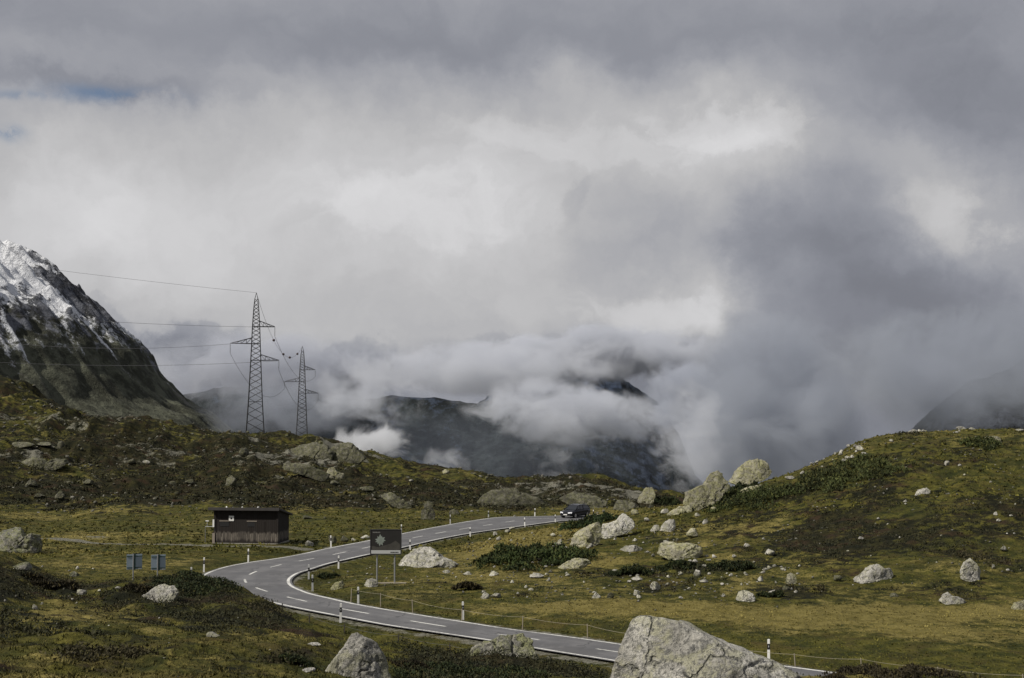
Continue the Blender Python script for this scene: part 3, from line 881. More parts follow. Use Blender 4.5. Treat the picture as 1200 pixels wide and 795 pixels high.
M['granite'] = rock_material('pale_granite', (0.32, 0.31, 0.28), (0.54, 0.525, 0.475), (0.36, 0.355, 0.20), 0.5, (0.12, 0.12, 0.113))
M['lichen_rock'] = rock_material('lichen_granite', (0.27, 0.258, 0.205), (0.45, 0.43, 0.325), (0.34, 0.335, 0.165), 0.85, (0.09, 0.085, 0.065))
M['hill_rock'] = rock_material('grey_green_rock', (0.075, 0.073, 0.057), (0.19, 0.183, 0.14), (0.125, 0.128, 0.058), 0.7, (0.030, 0.030, 0.025))
M['dark_rock'] = rock_material('dark_lichen_rock', (0.13, 0.13, 0.115), (0.26, 0.25, 0.215), (0.19, 0.20, 0.09), 0.8, (0.032, 0.032, 0.03))


def cut(v, c, ext, k, rng, front, lo=0.58, hi=0.9):
    """saw random flat faces off a lump: gives it the facets of split granite"""
    for _ in range(k):
        n = rng.normal(size=3)
        if front: n = n * np.array([.55, 1, .55]); n[1] = -abs(n[1]) - 0.7 * front
        n[2] = abs(n[2]) * 0.8
        n /= np.linalg.norm(n)
        nn = n / ext; nn /= np.linalg.norm(nn)
        s = (v - c) @ nn
        lim = s.max() * rng.uniform(lo, hi)
        over = np.maximum(s - lim, 0) * 0.97
        v = v - over[:, None] * nn
    return v


def resample(pts, n):
    pts = np.asarray(pts, float)
    q = np.vstack([pts, pts[:1]])
    s = np.concatenate([[0], np.cumsum(np.hypot(*np.diff(q, axis=0).T))])
    t = np.linspace(0, s[-1], n, endpoint=False)
    return np.stack([np.interp(t, s, q[:, k]) for k in (0, 1)], -1)


def outline_rock(name, label, pts, d, depth, mat, seed, res=72, rings=25, group=None, facets=9, rough=1.0):
    """boulder with a known outline, given its own distance and a real thickness"""
    rng = np.random.default_rng(seed)
    o2 = resample(pts, res)
    W = P(o2[:, 0], o2[:, 1], d)
    x, z = W[:, 0], W[:, 2]
    w, h = np.ptp(x), np.ptp(z)
    c = np.array([x.mean(), d, z.min() + 0.32 * h])
    dep = depth * w
    t = np.sin(np.linspace(-math.pi / 2, math.pi / 2, rings))
    sc = np.maximum((1 - np.abs(t) ** 3.2), 0.0004) ** (1 / 2.6)
    v = np.zeros((rings, res, 3))
    v[..., 0] = c[0] + sc[:, None] * (x - c[0])
    v[..., 2] = c[2] + sc[:, None] * (z - c[2])
    v[..., 1] = d + (t * dep * 0.5)[:, None]
    v = v.reshape(-1, 3)
    v = cut(v, c, np.array([w, dep, h]), facets, rng, 0.8)
    sz = 0.5 * (w + h)
    q = (v - c) / sz
    n = (v - c); n /= np.linalg.norm(n, axis=1)[:, None] + 1e-9
    cr = np.abs(vnoise(q * 2.6 + seed + 0.4 * fbm(q * 4, 2, seed=seed)[:, None], seed + 31))
    dsp = 0.045 * fbm(q * 3 + seed, 4, seed=seed) + 0.045 * ridged(q * 5 + seed, 4, seed=seed + 3) + 0.02 * fbm(q * 16, 3, seed=seed + 8) - 0.07 * smooth(0.07, 0.0, cr)
    v = v + n * (dsp * sz * rough)[:, None]
    i = np.arange(rings - 1)[:, None] * res; j = np.arange(res)[None]; j2 = (j + 1) % res
    f = np.stack([i + j, i + j2, i + res + j2, i + res + j], -1).reshape(-1, 4)
    base = np.array([c[0], d, z.min()])
    # the winding follows the outline's direction: make it face outwards
    a = v[f[len(f)//4]]
    nn = np.cross(a[1] - a[0], a[3] - a[0])
    if nn @ (a.mean(0) - c) < 0: f = f[:, ::-1]
    o = mesh_np(name, v - base, f, mat)
    o.location = [float(k) for k in base]
    return tag(o, label, 'boulder' if name == 'boulder' else 'rock', group)


_ICO = {}
def ico(sub):
    if sub not in _ICO:
        bm = bmesh.new(); bmesh.ops.create_icosphere(bm, subdivisions=sub, radius=1)
        _ICO[sub] = (np.array([v.co[:] for v in bm.verts]), np.array([[q.index for q in f.verts] for f in bm.faces])); bm.free()
    return _ICO[sub]


def lump(w, dep, h, seed, sub=3, facets=9):
    rng = np.random.default_rng(seed)
    v, f = ico(sub)
    v = v * np.array([w / 2, dep / 2, h * 0.72])
    v = cut(v, np.zeros(3), np.array([w, dep, h]), facets + 5, rng, 0.0, 0.38, 0.80)
    s = (w + h) / 2
    n = v / (np.linalg.norm(v, axis=1)[:, None] + 1e-9)
    v = v + n * (s * (0.05 * fbm(v / s * 3 + seed, 4, seed=seed) + 0.035 * ridged(v / s * 6 + seed, 3, seed=seed + 4)))[:, None]
    v[:, 2] += h - v[:, 2].max()
    a = rng.uniform(-0.5, 0.5)
    ca, sa = math.cos(a), math.sin(a)
    v = np.stack([v[:, 0] * ca - v[:, 1] * sa, v[:, 0] * sa + v[:, 1] * ca, v[:, 2]], -1)
    return v, f


def plain_rock(name, label, base, w, h, mat, seed, group=None, sub=3, dep=None, tilt=0.0):
    v, f = lump(w, dep or w * 0.8, h, seed, sub)
    o = mesh_np(name, v, f, mat, smooth_=sub > 2)
    if sub > 2: pass
    o.location = [float(base[0]), float(base[1]), float(base[2]) - 0.13 * h]
    o.rotation_euler = (0, tilt, 0)
    return tag(o, label, 'boulder' if name == 'boulder' else 'stone' if name == 'stone' else 'rock', group)


def depth_at(u, v): return float(hit(u, v)[0][1])

BIG = [
 ('boulder', 'big pale granite boulder with a sloping flat top, cut by the bottom of the picture', 20.5, .75, 'granite',
  [(712,806),(724,776),(734,754),(745,732),(755,728),(780,730),(803,732),(815,737),(840,751),(870,762),(892,771),(915,781),(935,792),(952,808),(940,830),(720,830)], 240, 70),
 ('boulder', 'pointed grey lichen covered boulder below the road between the heath and the dark shrubs', 25.0, .8, 'granite',
  [(368,800),(382,787),(393,772),(404,758),(411,747),(416,743.5),(422,747),(431,751),(440,756),(447,767),(453,784),(458,800),(455,815),(370,815)], 200, 60),
 ('boulder', 'dark knobbly flat topped boulder overlapping the near edge line of the road', 36.0, .6, 'dark_rock',
  [(543,772),(551,763),(560,757),(575,752.5),(590,747),(602,743.5),(616,743),(622,748),(627,760),(630,772),(632,788),(600,792),(545,786)], 160, 45),
 ('boulder', 'broad ragged boulder on the meadow beyond the rocky knoll, cut by the edge', None, .7, 'dark_rock',
  [(-12,648),(-9,627),(-2,621),(8,621.5),(14,618.5),(22,621),(28,630),(34,625.5),(43,627),(47,639),(46,647),(20,649)], 110, 35),
 ('boulder', 'pale grey boulder with an overhanging corner on the dark crest below the signs', None, .7, 'granite',
  [(168,698),(178,690.5),(187,685.5),(191,684.5),(197,687.5),(203,687),(207.5,694),(206,700),(203,705),(192,707),(180,702)], 110, 35),
 ('boulder', 'tall dark capped boulder highest of the rocks on the ridge of the round hill', None, .75, 'lichen_rock',
  [(855,566),(860,556),(866,549),(875,541.5),(880,539),(890,538.5),(897,541),(902,548),(905,553),(899,559),(890,564),(870,568)], 110, 35),
 ('boulder', 'large yellowish jagged boulder on the ridge, just downhill of the tall dark capped one', None, .7, 'lichen_rock',
  [(802,592),(805,577),(815,573),(824,569),(829,562),(834,554.5),(842,552),(848,556),(854,565),(850,572),(843,585),(832,591),(815,596)], 120, 35),
 ('boulder', 'wide slanted pale boulder below the car, lower of a touching pair', None, .7, 'lichen_rock',
  [(669,639),(672,628),(680,622),(690,617),(701,612.5),(705,620),(704,635),(695,641),(680,642)], 100, 35),
 ('boulder', 'angular pale boulder with a peaked top leaning on the wide slanted one', None, .7, 'granite',
  [(703,627),(707,615),(720,612),(727,604.5),(731,602),(738,608),(745,616),(736,623),(720,629),(708,631)], 100, 35),
 ('boulder', 'blocky flat topped yellow grey boulder at the foot of the round hill', None, .8, 'lichen_rock',
  [(772,650),(775,638),(780,633.5),(800,636.5),(815,639),(822,642),(823,649),(812,657),(793,657)], 100, 35),
 ('boulder', 'low pale humped boulder standing right behind the billboard', None, .7, 'granite',
  [(466,663),(475,653),(483,645),(493,642),(503,642.5),(512,648),(520,654),(530,657.5),(536,662),(525,665.5),(490,666)], 100, 35),
 ('boulder', 'long low grey boulder below the round hill, sloping to a thin point', None, .7, 'granite',
  [(1000,681),(1010,672),(1022,663),(1030,662.5),(1036,667),(1044,666.5),(1047,675),(1040,681),(1020,683)], 90, 31),
 ('boulder', 'upright grey boulder with a dark shaded side on the round hill', None, .8, 'granite',
  [(1127,679),(1126.5,668),(1130,660),(1138,654.5),(1144,660),(1150,671),(1149,679),(1138,682)], 90, 31),
 ('rock', 'long flat pale slab lying in the heath below the touching boulders', None, .8, 'lichen_rock',
  [(655,665),(665,658.5),(675,655),(690,656),(693,661),(678,665),(664,667)], 80, 25),
 ('boulder', 'two lobed upright boulder beside the far edge of the road, halfway to the car', None, .9, 'hill_rock',
  [(493,609),(494,598),(497,596),(496,590),(502,587),(507,590),(507,597),(509.5,602),(509,608),(502,610)], 90, 31),
 ('boulder', 'largest pale cracked boulder high on the hill behind the meadow', None, .7, 'hill_rock',
  [(18,550),(25,540),(38,536),(50,539),(53,543),(62,538),(75,538),(78,543),(66,549),(52,551)], 90, 31),
 ('boulder', 'small peaked boulder on the skyline just beyond the car', None, .8, 'lichen_rock',
  [(745,591),(750,580),(757,572),(765,570.5),(768,580),(764,590)], 80, 25),
 ('rock', 'grey slab in the heath between the skyline boulder and the car', None, .8, 'hill_rock',
  [(719,596),(724,586),(735,587),(747,591),(745,597),(730,599)], 80, 25),
 ('rock', 'string of pale rock under the dark capped boulder on the ridge', None, .6, 'lichen_rock',
  [(862,580),(872,573),(884,569),(894,567),(895,573),(884,579),(870,583)], 80, 25),
 ('rock', 'flat yellow green slab on top of the round hill', None, .8, 'lichen_rock',
  [(1153,516),(1157,511),(1168,510),(1175,513),(1175,518),(1163,519.5)], 80, 25),
 ('rock', 'pale tilted rock alone in the middle of the round hill', None, .8, 'granite',
  [(1072,580),(1076,574.5),(1087,571.5),(1091,575),(1086,580)], 70, 21),
 ('boulder', 'smooth whaleback of bare rock on the skyline near the pylons', None, .9, 'hill_rock',
  [(378,536),(388,527),(402,519),(412,520),(420,528),(428,537),(420,543),(395,543)], 100, 31),
 ('boulder', 'second bare hump of rock on the skyline, downhill of the pylons', None, .9, 'hill_rock',
  [(340,527),(352,521),(366,519),(380,522),(392,530),(388,538),(360,536)], 100, 31),
 ('rock', 'long sloping ledge of pale rock running across the hill below the pylons', None, .5, 'hill_rock',
  [(330,541),(350,543),(372,549),(385,556),(380,562),(350,552),(330,547)], 90, 25),
 ('boulder', 'yellowish round boulder on the hill above the hut roof', None, .8, 'lichen_rock',
  [(382,556),(385,549),(391,548),(395,553),(403,555),(403,561),(390,563)], 70, 21),
 ('rock', 'pale ledge of bare rock beyond the road bend, above the road', None, .5, 'hill_rock',
  [(560,590),(566,580),(578,574),(600,573),(618,578),(632,585),(640,593),(600,596)], 100, 25),
 ('rock', 'bare slanted ledge on the hill just beyond the car', None, .5, 'hill_rock',
  [(655,585),(672,576),(690,578),(712,588),(705,596),(680,595)], 90, 25),
 ('rock', 'pale sloping ledge on the hill beyond the two lobed boulder', None, .5, 'hill_rock',
  [(446,580),(458,577),(470,585),(486,592),(480,597),(460,592)], 80, 25),
 ('rock', 'pale pointed rock in the turf below the billboard', None, .8, 'lichen_rock',
  [(387,690),(393,683),(401,681),(404,685),(401,690),(393,692)], 70, 21),
 ('rock', 'rough grey rock at the foot of the billboard posts', None, .8, 'granite',
  [(426,686),(429,680),(436,678),(442,680),(443,687),(434,689)], 70, 21),
 ('rock', 'pale angular rock beneath the yellow ridge boulder', None, .8, 'granite',
  [(773,622),(777,614),(784,609),(791,609),(792,618),(786,624)], 70, 21),
 ('rock', 'white rock in the grass beside the pale angular one under the ridge', None, .8, 'granite',
  [(762,622),(766,616),(772,615),(774,622),(768,624)], 60, 19),
 ('rock', 'low rock at the lower end of the yellow ridge boulder', None, .7, 'lichen_rock',
  [(780,603),(788,598),(798,594),(810,592),(812,599),(798,604)], 70, 21),
 ('rock', 'flat green grey rock below the round hill, cut by the edge', None, .8, 'lichen_rock',
  [(1185,715),(1190,707),(1200,704),(1212,706),(1216,716)], 70, 21),
 ('rock', 'long pale rock in the heath uphill of the blocky boulder', None, .7, 'granite',
  [(726,645),(733,640),(745,639),(753,643),(752,648),(735,648)], 70, 21),
 ('rock', 'yellow lichen rock with a dark side in the green hollow near the rubble', None, .8, 'lichen_rock',
  [(921,683),(923,674),(927,671),(932,673),(934,682),(929,686)], 70, 21),
 ('rock', 'pitted pale rock in a dark hollow above the yellow grass', None, .8, 'granite',
  [(863,703),(866,694),(872,692),(882,695),(886,702),(876,706)], 70, 21),
 ('rock', 'split grey rock above the yellow grass, light on one side', None, .8, 'granite',
  [(1102,705),(1106,698),(1112,694.5),(1117,699),(1128,701),(1134,706),(1115,709)], 70, 21),
]


def place_rocks():
    us = [0.5 * (min(p[0] for p in b[5]) + max(p[0] for p in b[5])) for b in BIG]
    vs2 = [max(p[1] for p in b[5]) - 1.0 for b in BIG]
    g = hit(us, vs2)
    for k, (nm, lab, d, dep, mt, pts, res, rings) in enumerate(BIG):
        dd = float(d or g[k, 1])
        w = (max(p[0] for p in pts) - min(p[0] for p in pts)) / F * dd
        if d is None: dd += 0.22 * dep * w
        vb = max(p[1] for p in pts)
        pts2 = [(u, v + (2.5 if v > vb - 2 else 0)) for u, v in pts]
        outline_rock(nm, lab, pts2, dd, dep, M[mt], 100 + k * 7, res, rings, rough=0.38 if res > 220 else 0.6 if res > 180 else 1.0, facets=12 if res > 150 else 14)


place_rocks()

# single rocks large enough to tell apart: u, v of the foot, width, height (pixels), material, label
SINGLE = [
 (92,697,16,7,'granite','small grey rock on the crest of the rocky knoll edge'), (40,714,9,7,'granite','small pale stone standing in the heath below the rocky knoll'),
 (248,747,17,7,'granite','flat pale rock alone in the turf above the bottom of the picture'), (368,757,18,5,'granite','low pale slab beside the dark cushion shrub and the pointed boulder'),
 (360,788,18,6,'granite','low flat grey rock at the foot of the pointed boulder'), (20,668,30,10,'dark_rock','broad flat pale rock on the rocky knoll'),
 (85,676,15,7,'dark_rock','dark lumpy rock on the rocky knoll slope'), (116,694,5,4,'granite','single white stone on the crest between knoll and pale boulder'),
 (137,690,8,3,'granite','small white stone on the crest beside the dark heath'),
 (362,641,12,9,'granite','pale lumpy rock beside the road verge near the hut'), (390,637,10,11,'hill_rock','grey rock directly behind the white marker post at the road bend exit'),
 (403,635,11,9,'hill_rock','second grey rock in the roadside row beyond the hut'), (414,634,8,4,'granite','smallest pale rock of the roadside row beyond the hut'),
 (427,632,12,6,'granite','pale flat rock of the roadside row closest to the billboard'),
 (358,609,16,6,'hill_rock','low grey rock in the meadow beyond the hut gable'), (380,608,10,3,'hill_rock','thin flat rock in the meadow next to the low grey one beyond the hut'),
 (35,570,18,9,'hill_rock','grey rounded rock low on the hill above the meadow boulder'), (43,585,20,7,'hill_rock','flat greenish rock low on the hill behind the meadow'),
 (68,586,14,12,'hill_rock','leaning pointed rock low on the hill behind the meadow'), (102,569,16,9,'hill_rock','blocky rock in the rubble halfway up the hill'),
 (153,545,11,7,'hill_rock','rounded rock in the middle of the hill behind the meadow'), (171,546,10,6,'granite','pale pointed rock in the middle of the hill behind the meadow'),
 (202,569,12,6,'hill_rock','squat rock on the hill between meadow and pylon'), (222,569,13,8,'hill_rock','squarish rock on the hill uphill of the hut'),
 (268,570,18,15,'hill_rock','large dull slab on the hill above the hut'), (285,535,14,12,'hill_rock','angular outcrop just below the taller pylon'),
 (70,527,13,12,'hill_rock','outcrop with a dark crack high on the hill'), (50,525,26,8,'hill_rock','long bent outcrop high on the hill'), (25,527,26,10,'hill_rock','pale sloping outcrop high on the hill at the edge of the photo'),
 (390,568,14,6,'hill_rock','greenish rock just below the yellowish round boulder'), (482,566,6,4,'granite','single white stone below the skyline beyond the road'),
 (522,556,9,7,'lichen_rock','yellow rock perched on the skyline beyond the road'), (430,577,18,8,'hill_rock','hooded rock on the hill straight above the billboard'),
 (532,603,14,7,'hill_rock','dark rock beside the two lobed boulder'), (596,548,1,1,None,''),
 (594,624,8,4,'granite','pale stone on the grass bank below the car'), (574,633,5,3,'granite','tiny pale stone at the verge below the car'), (600,620,9,3,'granite','flat pale stone on the verge of the inner road edge'),
 (657,640,13,10,'granite','grey rock tucked against the wide slanted boulder'), (580,660,18,8,'lichen_rock','leaning pale slab at the upper edge of the green juniper mat'),
 (523,672,9,5,'granite','pale stone in the turf downhill of the humped boulder'), (548,674,14,5,'granite','pair of low pale rocks at the tip of the juniper mat'), (578,675,13,7,'granite','pale rock under the tip of the juniper mat'),
 (627,678,22,8,'granite','pale broken rock in the heath between mat and flat slab'), (600,683,8,4,'granite','pale stone in dark heath below the juniper mat'), 
 (568,702,11,9,'granite','rounded grey rock of a pair above the wire fence'), (581,701,13,7,'granite','lower rock of the pair above the wire fence'),
 (698,702,14,10,'granite','grey rock starting the row of rubble along the yellow grass'), (715,701,10,8,'hill_rock','dark rock in the row of rubble along the yellow grass'), (746,698,9,8,'granite','pale rock ending the row of rubble along the yellow grass'),
 (770,692,17,12,'granite','two toned rock above the row of rubble'), (764,673,7,8,'granite','small upright pale stone beside the dark cushion bush'), (748,680,16,6,'granite','flat stone under the small upright pale one'),
 (818,676,12,10,'granite','grey rock in the rubble heap below the blocky boulder'), (826,684,12,5,'granite','flat stone of the rubble heap below the blocky boulder'),
 (903,651,14,9,'granite','brownish rock on the lower flank of the round hill'), (877,641,10,5,'granite','pale rock on the lower flank of the round hill beneath the ridge boulders'),
 (826,615,7,8,'granite','pale upright stone under the ridge boulders'), (813,631,20,14,'lichen_rock','sloping slab between the blocky boulder and the ridge boulders'),
 (853,586,9,7,'granite','bright white stone touching the yellow ridge boulder'), (902,668,6,6,'granite','small bright stone on the lower flank above the lichen rock'),
 (892,682,8,8,'granite','grey stone beside the green hollow'), (906,697,11,7,'granite','pale stone below the yellow lichen rock'), (924,692,14,7,'hill_rock','shadowed grey rock below the yellow lichen rock'),
 (982,682,12,9,'hill_rock','half buried grey rock next to the long low boulder'), (1048,700,18,6,'hill_rock','thin tilted slab above the yellow grass'),
 (1165,667,9,7,'granite','pale triangular stone beside the upright boulder'), (1178,647,10,8,'granite','pale stone on the flank near the edge of the photo'), (1182,670,6,4,'granite','small white stone near the edge of the photo below the pale one'),
 (1071,509,13,7,'granite','bright white rock on the crest of the round hill'), (1128,503,13,4,'granite','pale flat rock on the crest of the round hill'), (1140,504,10,4,'granite','rounded rock on the crest next to the flat one'), (1197,506,12,4,'granite','pale rock on the crest cut by the edge of the photo'),
 (1009,529,12,8,'granite','largest white rock in the rubble near the crest of the round hill'), (1036,535,1,1,None,''), (1046,518,7,4,'granite','white stone between the rubble and the crest rock'),
 (1110,545,8,6,'granite','white broken stone in the upper middle of the round hill'), (1126,547,7,4,'granite','white stone beside the broken one on the upper hill'),
 (1168,605,8,6,'granite','white stone of the small cluster on the flank'), (1171,612,7,5,'granite','lower stone of the small cluster on the flank'), (1186,606,5,3,'granite','outlying stone of the small cluster on the flank'),
 (1010,632,8,4,'granite','pale stone in the olive turf below the lone tilted rock'), (905,577,14,6,'lichen_rock','low pale rock continuing the string of rock on the ridge'), (927,563,12,6,'granite','pale rock on the skyline uphill of the tall dark capped boulder'), (941,556,8,5,'granite','small white stone on the skyline between ridge boulders and rubble trail'), (838,600,12,7,'lichen_rock','yellowish rock just below the large yellowish jagged boulder'), (818,606,8,6,'granite','pale stone under the large yellowish jagged boulder'), (862,592,8,4,'granite','pale stone in the juniper below the ridge boulders'),
 (853,577,18,13,'lichen_rock','dull lichen rock wedged between the two large ridge boulders'), (797,601,16,9,'lichen_rock','flat lichen rock at the lower foot of the yellowish jagged boulder'), (779,602,12,7,'granite','grey rock in the gap between the ridge boulders and the skyline boulder'), (764,596,9,6,'hill_rock','dark rock just below the small peaked skyline boulder'), (746,603,12,7,'lichen_rock','lichen rock between the car and the ridge boulders'), (758,612,9,6,'granite','grey rock just above the white rock under the ridge'), (735,600,10,6,'hill_rock','dark rock below the grey slab near the car'),
 (1062,589,7,4,'granite','small pale stone just under the lone tilted rock'), (1060,588,1,1,None,''),
]
SINGLE = [s for s in SINGLE if s[4]]


def place_singles():
    g = hit([s[0] for s in SINGLE], [s[1] for s in SINGLE])
    for k, (u, v, w, h, mt, lab) in enumerate(SINGLE):
        d = g[k, 1]
        b = g[k].copy(); b[1] += 0.35 * w / F * d; b[2] = ground(b[0], b[1])[0]
        zt = CAM_H + ray(u, v - h)[1] * b[1]
        hh = max(h / F * d * 0.7, min(zt - b[2], 1.6 * h / F * d))
        plain_rock('rock' if w > 9 else 'stone', lab, b, w / F * d * 1.05, hh, M[mt], 900 + k, sub=4 if w > 12 else 3)


place_singles()

# scattered stones: region in the photo (u0, u1, v0, v1), how many, size range in pixels, material, shared label, group
SCATTER = [
 (0,420,460,600,66,2.5,8,'hill_rock','grey lichened stone, one of many strewn over the hill behind the hut and meadow','stones strewn over the hill behind the hut'),
 (420,700,556,600,34,2.5,7,'hill_rock','grey stone, one of many strewn between the rock ledges beyond the road','stones strewn beyond the far road'),
 (560,900,625,703,110,3,10.5,'granite','pale stone, one of many strewn over the rough slope between road and ridge boulders','stones strewn over the slope below the ridge boulders'),
 (950,1014,513,550,34,3.5,9,'granite','white stone, one of many in the rubble trail on the round hill','rubble trail on the round hill'),
 (1065,1135,501,508,14,3,7,'granite','small white stone, one of several lying along the crest of the round hill','stones along the crest of the round hill'),
 (930,1200,540,692,40,2,5.5,'granite','small white stone, one of many dotted over the flank of the round hill','stones dotted over the round hill'),
 (0,110,665,710,16,2.5,7,'granite','pale stone, one of many on the stony slope of the knoll','stones on the knoll'),
 (20,360,705,790,9,2.5,4.5,'granite','tiny pale stone, one of a few half hidden in the turf below the knoll','stones in the near turf'),
 (400,540,664,696,16,2.5,6,'granite','pale stone, one of many in the turf around the billboard and the humped boulder','stones around the billboard'),
 (800,940,660,705,24,3,8,'granite','grey stone, one of many in the rubble above the yellow grass','rubble above the yellow grass'),
]


def place_scatter():
    rng = np.random.default_rng(5)
    for (u0, u1, v0, v1, n, s0, s1, mt, lab, grp) in SCATTER:
        u = rng.uniform(u0, u1, n * 3); v = rng.uniform(v0, v1, n * 3)
        g = hit(u, v)
        rd = road_dist(g[:, 0], g[:, 1])
        vv = VC - F * ((g[:, 2] - CAM_H) * CP - g[:, 1] * SP) / (g[:, 1] * CP + (g[:, 2] - CAM_H) * SP)
        ok = np.where((rd > 1.5) & (np.abs(vv - v) < 3))[0][:n]
        for k in ok:
            d = g[k, 1]
            w = rng.uniform(s0, s1) * rng.uniform(.7, 1.0) / F * d
            plain_rock('stone', lab, g[k], w, w * rng.uniform(.4, .7), M[mt], int(rng.integers(1e6)), grp, sub=2)


place_scatter()

# ------------------------------------------------------------------ low plants
def leaf_material(name, rough=0.8):
    m, g, b = new_mat(name)
    at = g.node('ShaderNodeAttribute', attribute_name='tint')
    g.l.new(at.outputs['Color'], b.inputs['Base Color'])
    b.inputs['Roughness'].default_value = rough; b.inputs['Specular IOR Level'].default_value = 0.2
    return m


M['leaf'] = leaf_material('leaves')


def leaves(pos, size, rng, up=0.5):
    """one small two-sided pointed leaf (a triangle) at each position"""
    n = len(pos)
    a = rng.normal(size=(n, 3)); a[:, 2] = np.abs(a[:, 2]) + up
    a /= np.linalg.norm(a, axis=1)[:, None]
    b = rng.normal(size=(n, 3)); b = np.cross(a, b); b /= np.linalg.norm(b, axis=1)[:, None]
    s = size[:, None]
    v = np.stack([pos - b * s * 0.32, pos + b * s * 0.32, pos + a * s], 1).reshape(-1, 3)
    return v, np.arange(3 * n).reshape(-1, 3)


def shrub(label, u, v, w, h, seed, tint=(0.022, 0.028, 0.012), n=2600, deep=None, name='juniper_shrub', leaf=None, d=None):
    rng = np.random.default_rng(seed)
    g = hit(u, v)[0] if d is None else np.array([*P(u, v, d)])
    rx = 0.5 * w / F * g[1]; hh = h / F * g[1] * 0.75; ry = deep or rx * 0.7
    n = int(n * 1.9)
    q = rng.uniform(-1.2, 1.2, (n * 4, 2))
    q = q[(q ** 2).sum(1) + rng.normal(size=len(q)) * 0.16 < 0.70 + 1.0 * fbm(np.stack([q[:, 0] * 2.8, q[:, 1] * 2.8, q[:, 0] * 0], -1), 3, seed=seed + 40)][:n]
    x, y = g[0] + q[:, 0] * rx, g[1] + ry * 0.6 + q[:, 1] * ry
    lumpy = np.clip(0.62 + 1.1 * fbm(xy3(x, y, max(rx * 0.2, .5)), 3, seed=seed), 0.08, 1.3)
    top = hh * np.sqrt(np.maximum(1 - (q ** 2).sum(1) * 0.8, 0.05)) * lumpy
    z = ground(x, y) + top * rng.uniform(0.15, 1, len(x)) ** 0.5
    pos = np.stack([x, y, z], -1)
    size = 0.62 * (leaf or 0.11 * g[1] / 50) * rng.uniform(0.6, 1.4, len(x))
    vs_, fs = leaves(pos, size, rng)
    t = np.array(tint) * (0.65 + 0.8 * rng.random(len(x)))[:, None] * (1 + 0.7 * fbm(xy3(x, y, rx * 0.3), 2, seed=seed + 2))[:, None]
    t = t + (rng.random(len(x)) < 0.16)[:, None] * np.array([.035, .028, .006])
    base = np.array([g[0], g[1] + ry * 0.6, ground(g[0], g[1] + ry * 0.6)[0]])
    o = mesh_np(name, vs_ - base, fs, M['leaf'], smooth_=False, attrs={'tint': np.repeat(t, 3, 0)})
    o.location = [float(k) for k in base]
    return tag(o, label, 'shrub')


JUN = (0.019, 0.027, 0.010); BRN = (0.026, 0.022, 0.012); OLV = (0.034, 0.040, 0.013)
shrub('dark cushion shrub beside the pointed boulder at the bottom of the picture', 342, 778, 58, 20, 1, JUN, 3200)
shrub('long dark shrub covering the crest behind the pale overhanging boulder', 212, 694, 118, 10, 2, JUN, 5200, deep=2.4)
shrub('brown heath bush on the crest next to the twin sign post', 160, 694, 40, 14, 3, BRN, 1600)
shrub('wide dark shrub thicket along the bottom below the knobbly boulder', 565, 797, 190, 24, 4, JUN, 9000, deep=2.5, leaf=.075)
shrub('bushy dark shrub between the pointed boulder and the knobbly boulder', 480, 783, 60, 18, 5, BRN, 2500, leaf=.07)
shrub('spiky dark heath bush at the bottom, beside the big pale boulder', 1060, 798, 160, 21, 6, BRN, 6500, deep=2.0, leaf=.085)
shrub('dark heath bush low at the bottom, touching the end of the spiky one', 985, 798, 40, 10, 7, BRN, 1500, leaf=.085)
shrub('deep green juniper mat spreading down the slope below the touching boulders', 625, 662, 150, 22, 8, (0.026, 0.038, 0.011), 5200, deep=6.0, leaf=.34)
shrub('green juniper mat wrapped around the top of the wide slanted boulder', 690, 618, 70, 14, 9, (0.018, 0.03, 0.01), 2200, deep=4, leaf=.36)
shrub('dark cushion bush in the yellow grass below the blocky boulder', 741, 674, 54, 12, 10, JUN, 2600, leaf=.28)
shrub('dark bush under the foot of the blocky boulder', 795, 667, 50, 10, 11, JUN, 2200, leaf=.28)
shrub('flat dark bush on the lower flank beyond the blocky boulder', 858, 668, 60, 10, 12, JUN, 2400, leaf=.28)
shrub('rounded dark bush at the inside of the road bend', 383, 679, 24, 9, 13, JUN, 1300, leaf=.2)
shrub('dark bush hiding stones above the wire fence', 548, 692, 34, 12, 14, BRN, 1500, leaf=.24)
shrub('dark juniper growing in the gap between the two ridge boulders', 870, 577, 36, 14, 15, JUN, 1600, leaf=.36)
shrub('long green juniper band running down from the ridge boulders', 880, 592, 130, 14, 16, (0.034, 0.044, 0.013), 4600, deep=6, leaf=.32)
shrub('green juniper band across the upper flank of the round hill', 1000, 565, 150, 12, 17, (0.036, 0.044, 0.014), 4600, deep=6, leaf=.38)
shrub('green juniper patch under the yellow green slab on the hilltop', 1160, 525, 50, 9, 18, (0.036, 0.045, 0.014), 1700, deep=3, leaf=.38)
shrub('dark bush behind the small skyline boulder near the car', 782, 592, 34, 12, 19, JUN, 1400, leaf=.36)
shrub('dark heath bush on the rocky knoll', 55, 690, 60, 13, 20, BRN, 2800, leaf=.16)
shrub('dark bush in front of the pitted pale rock', 905, 700, 30, 10, 21, JUN, 1300, leaf=.24)


def log_points(n, r0, r1, rng, th=23.5):
    r = np.exp(rng.uniform(math.log(r0), math.log(r1), n)); t = np.radians(rng.uniform(-th, th, n))
    return r * np.sin(t), r * np.cos(t)


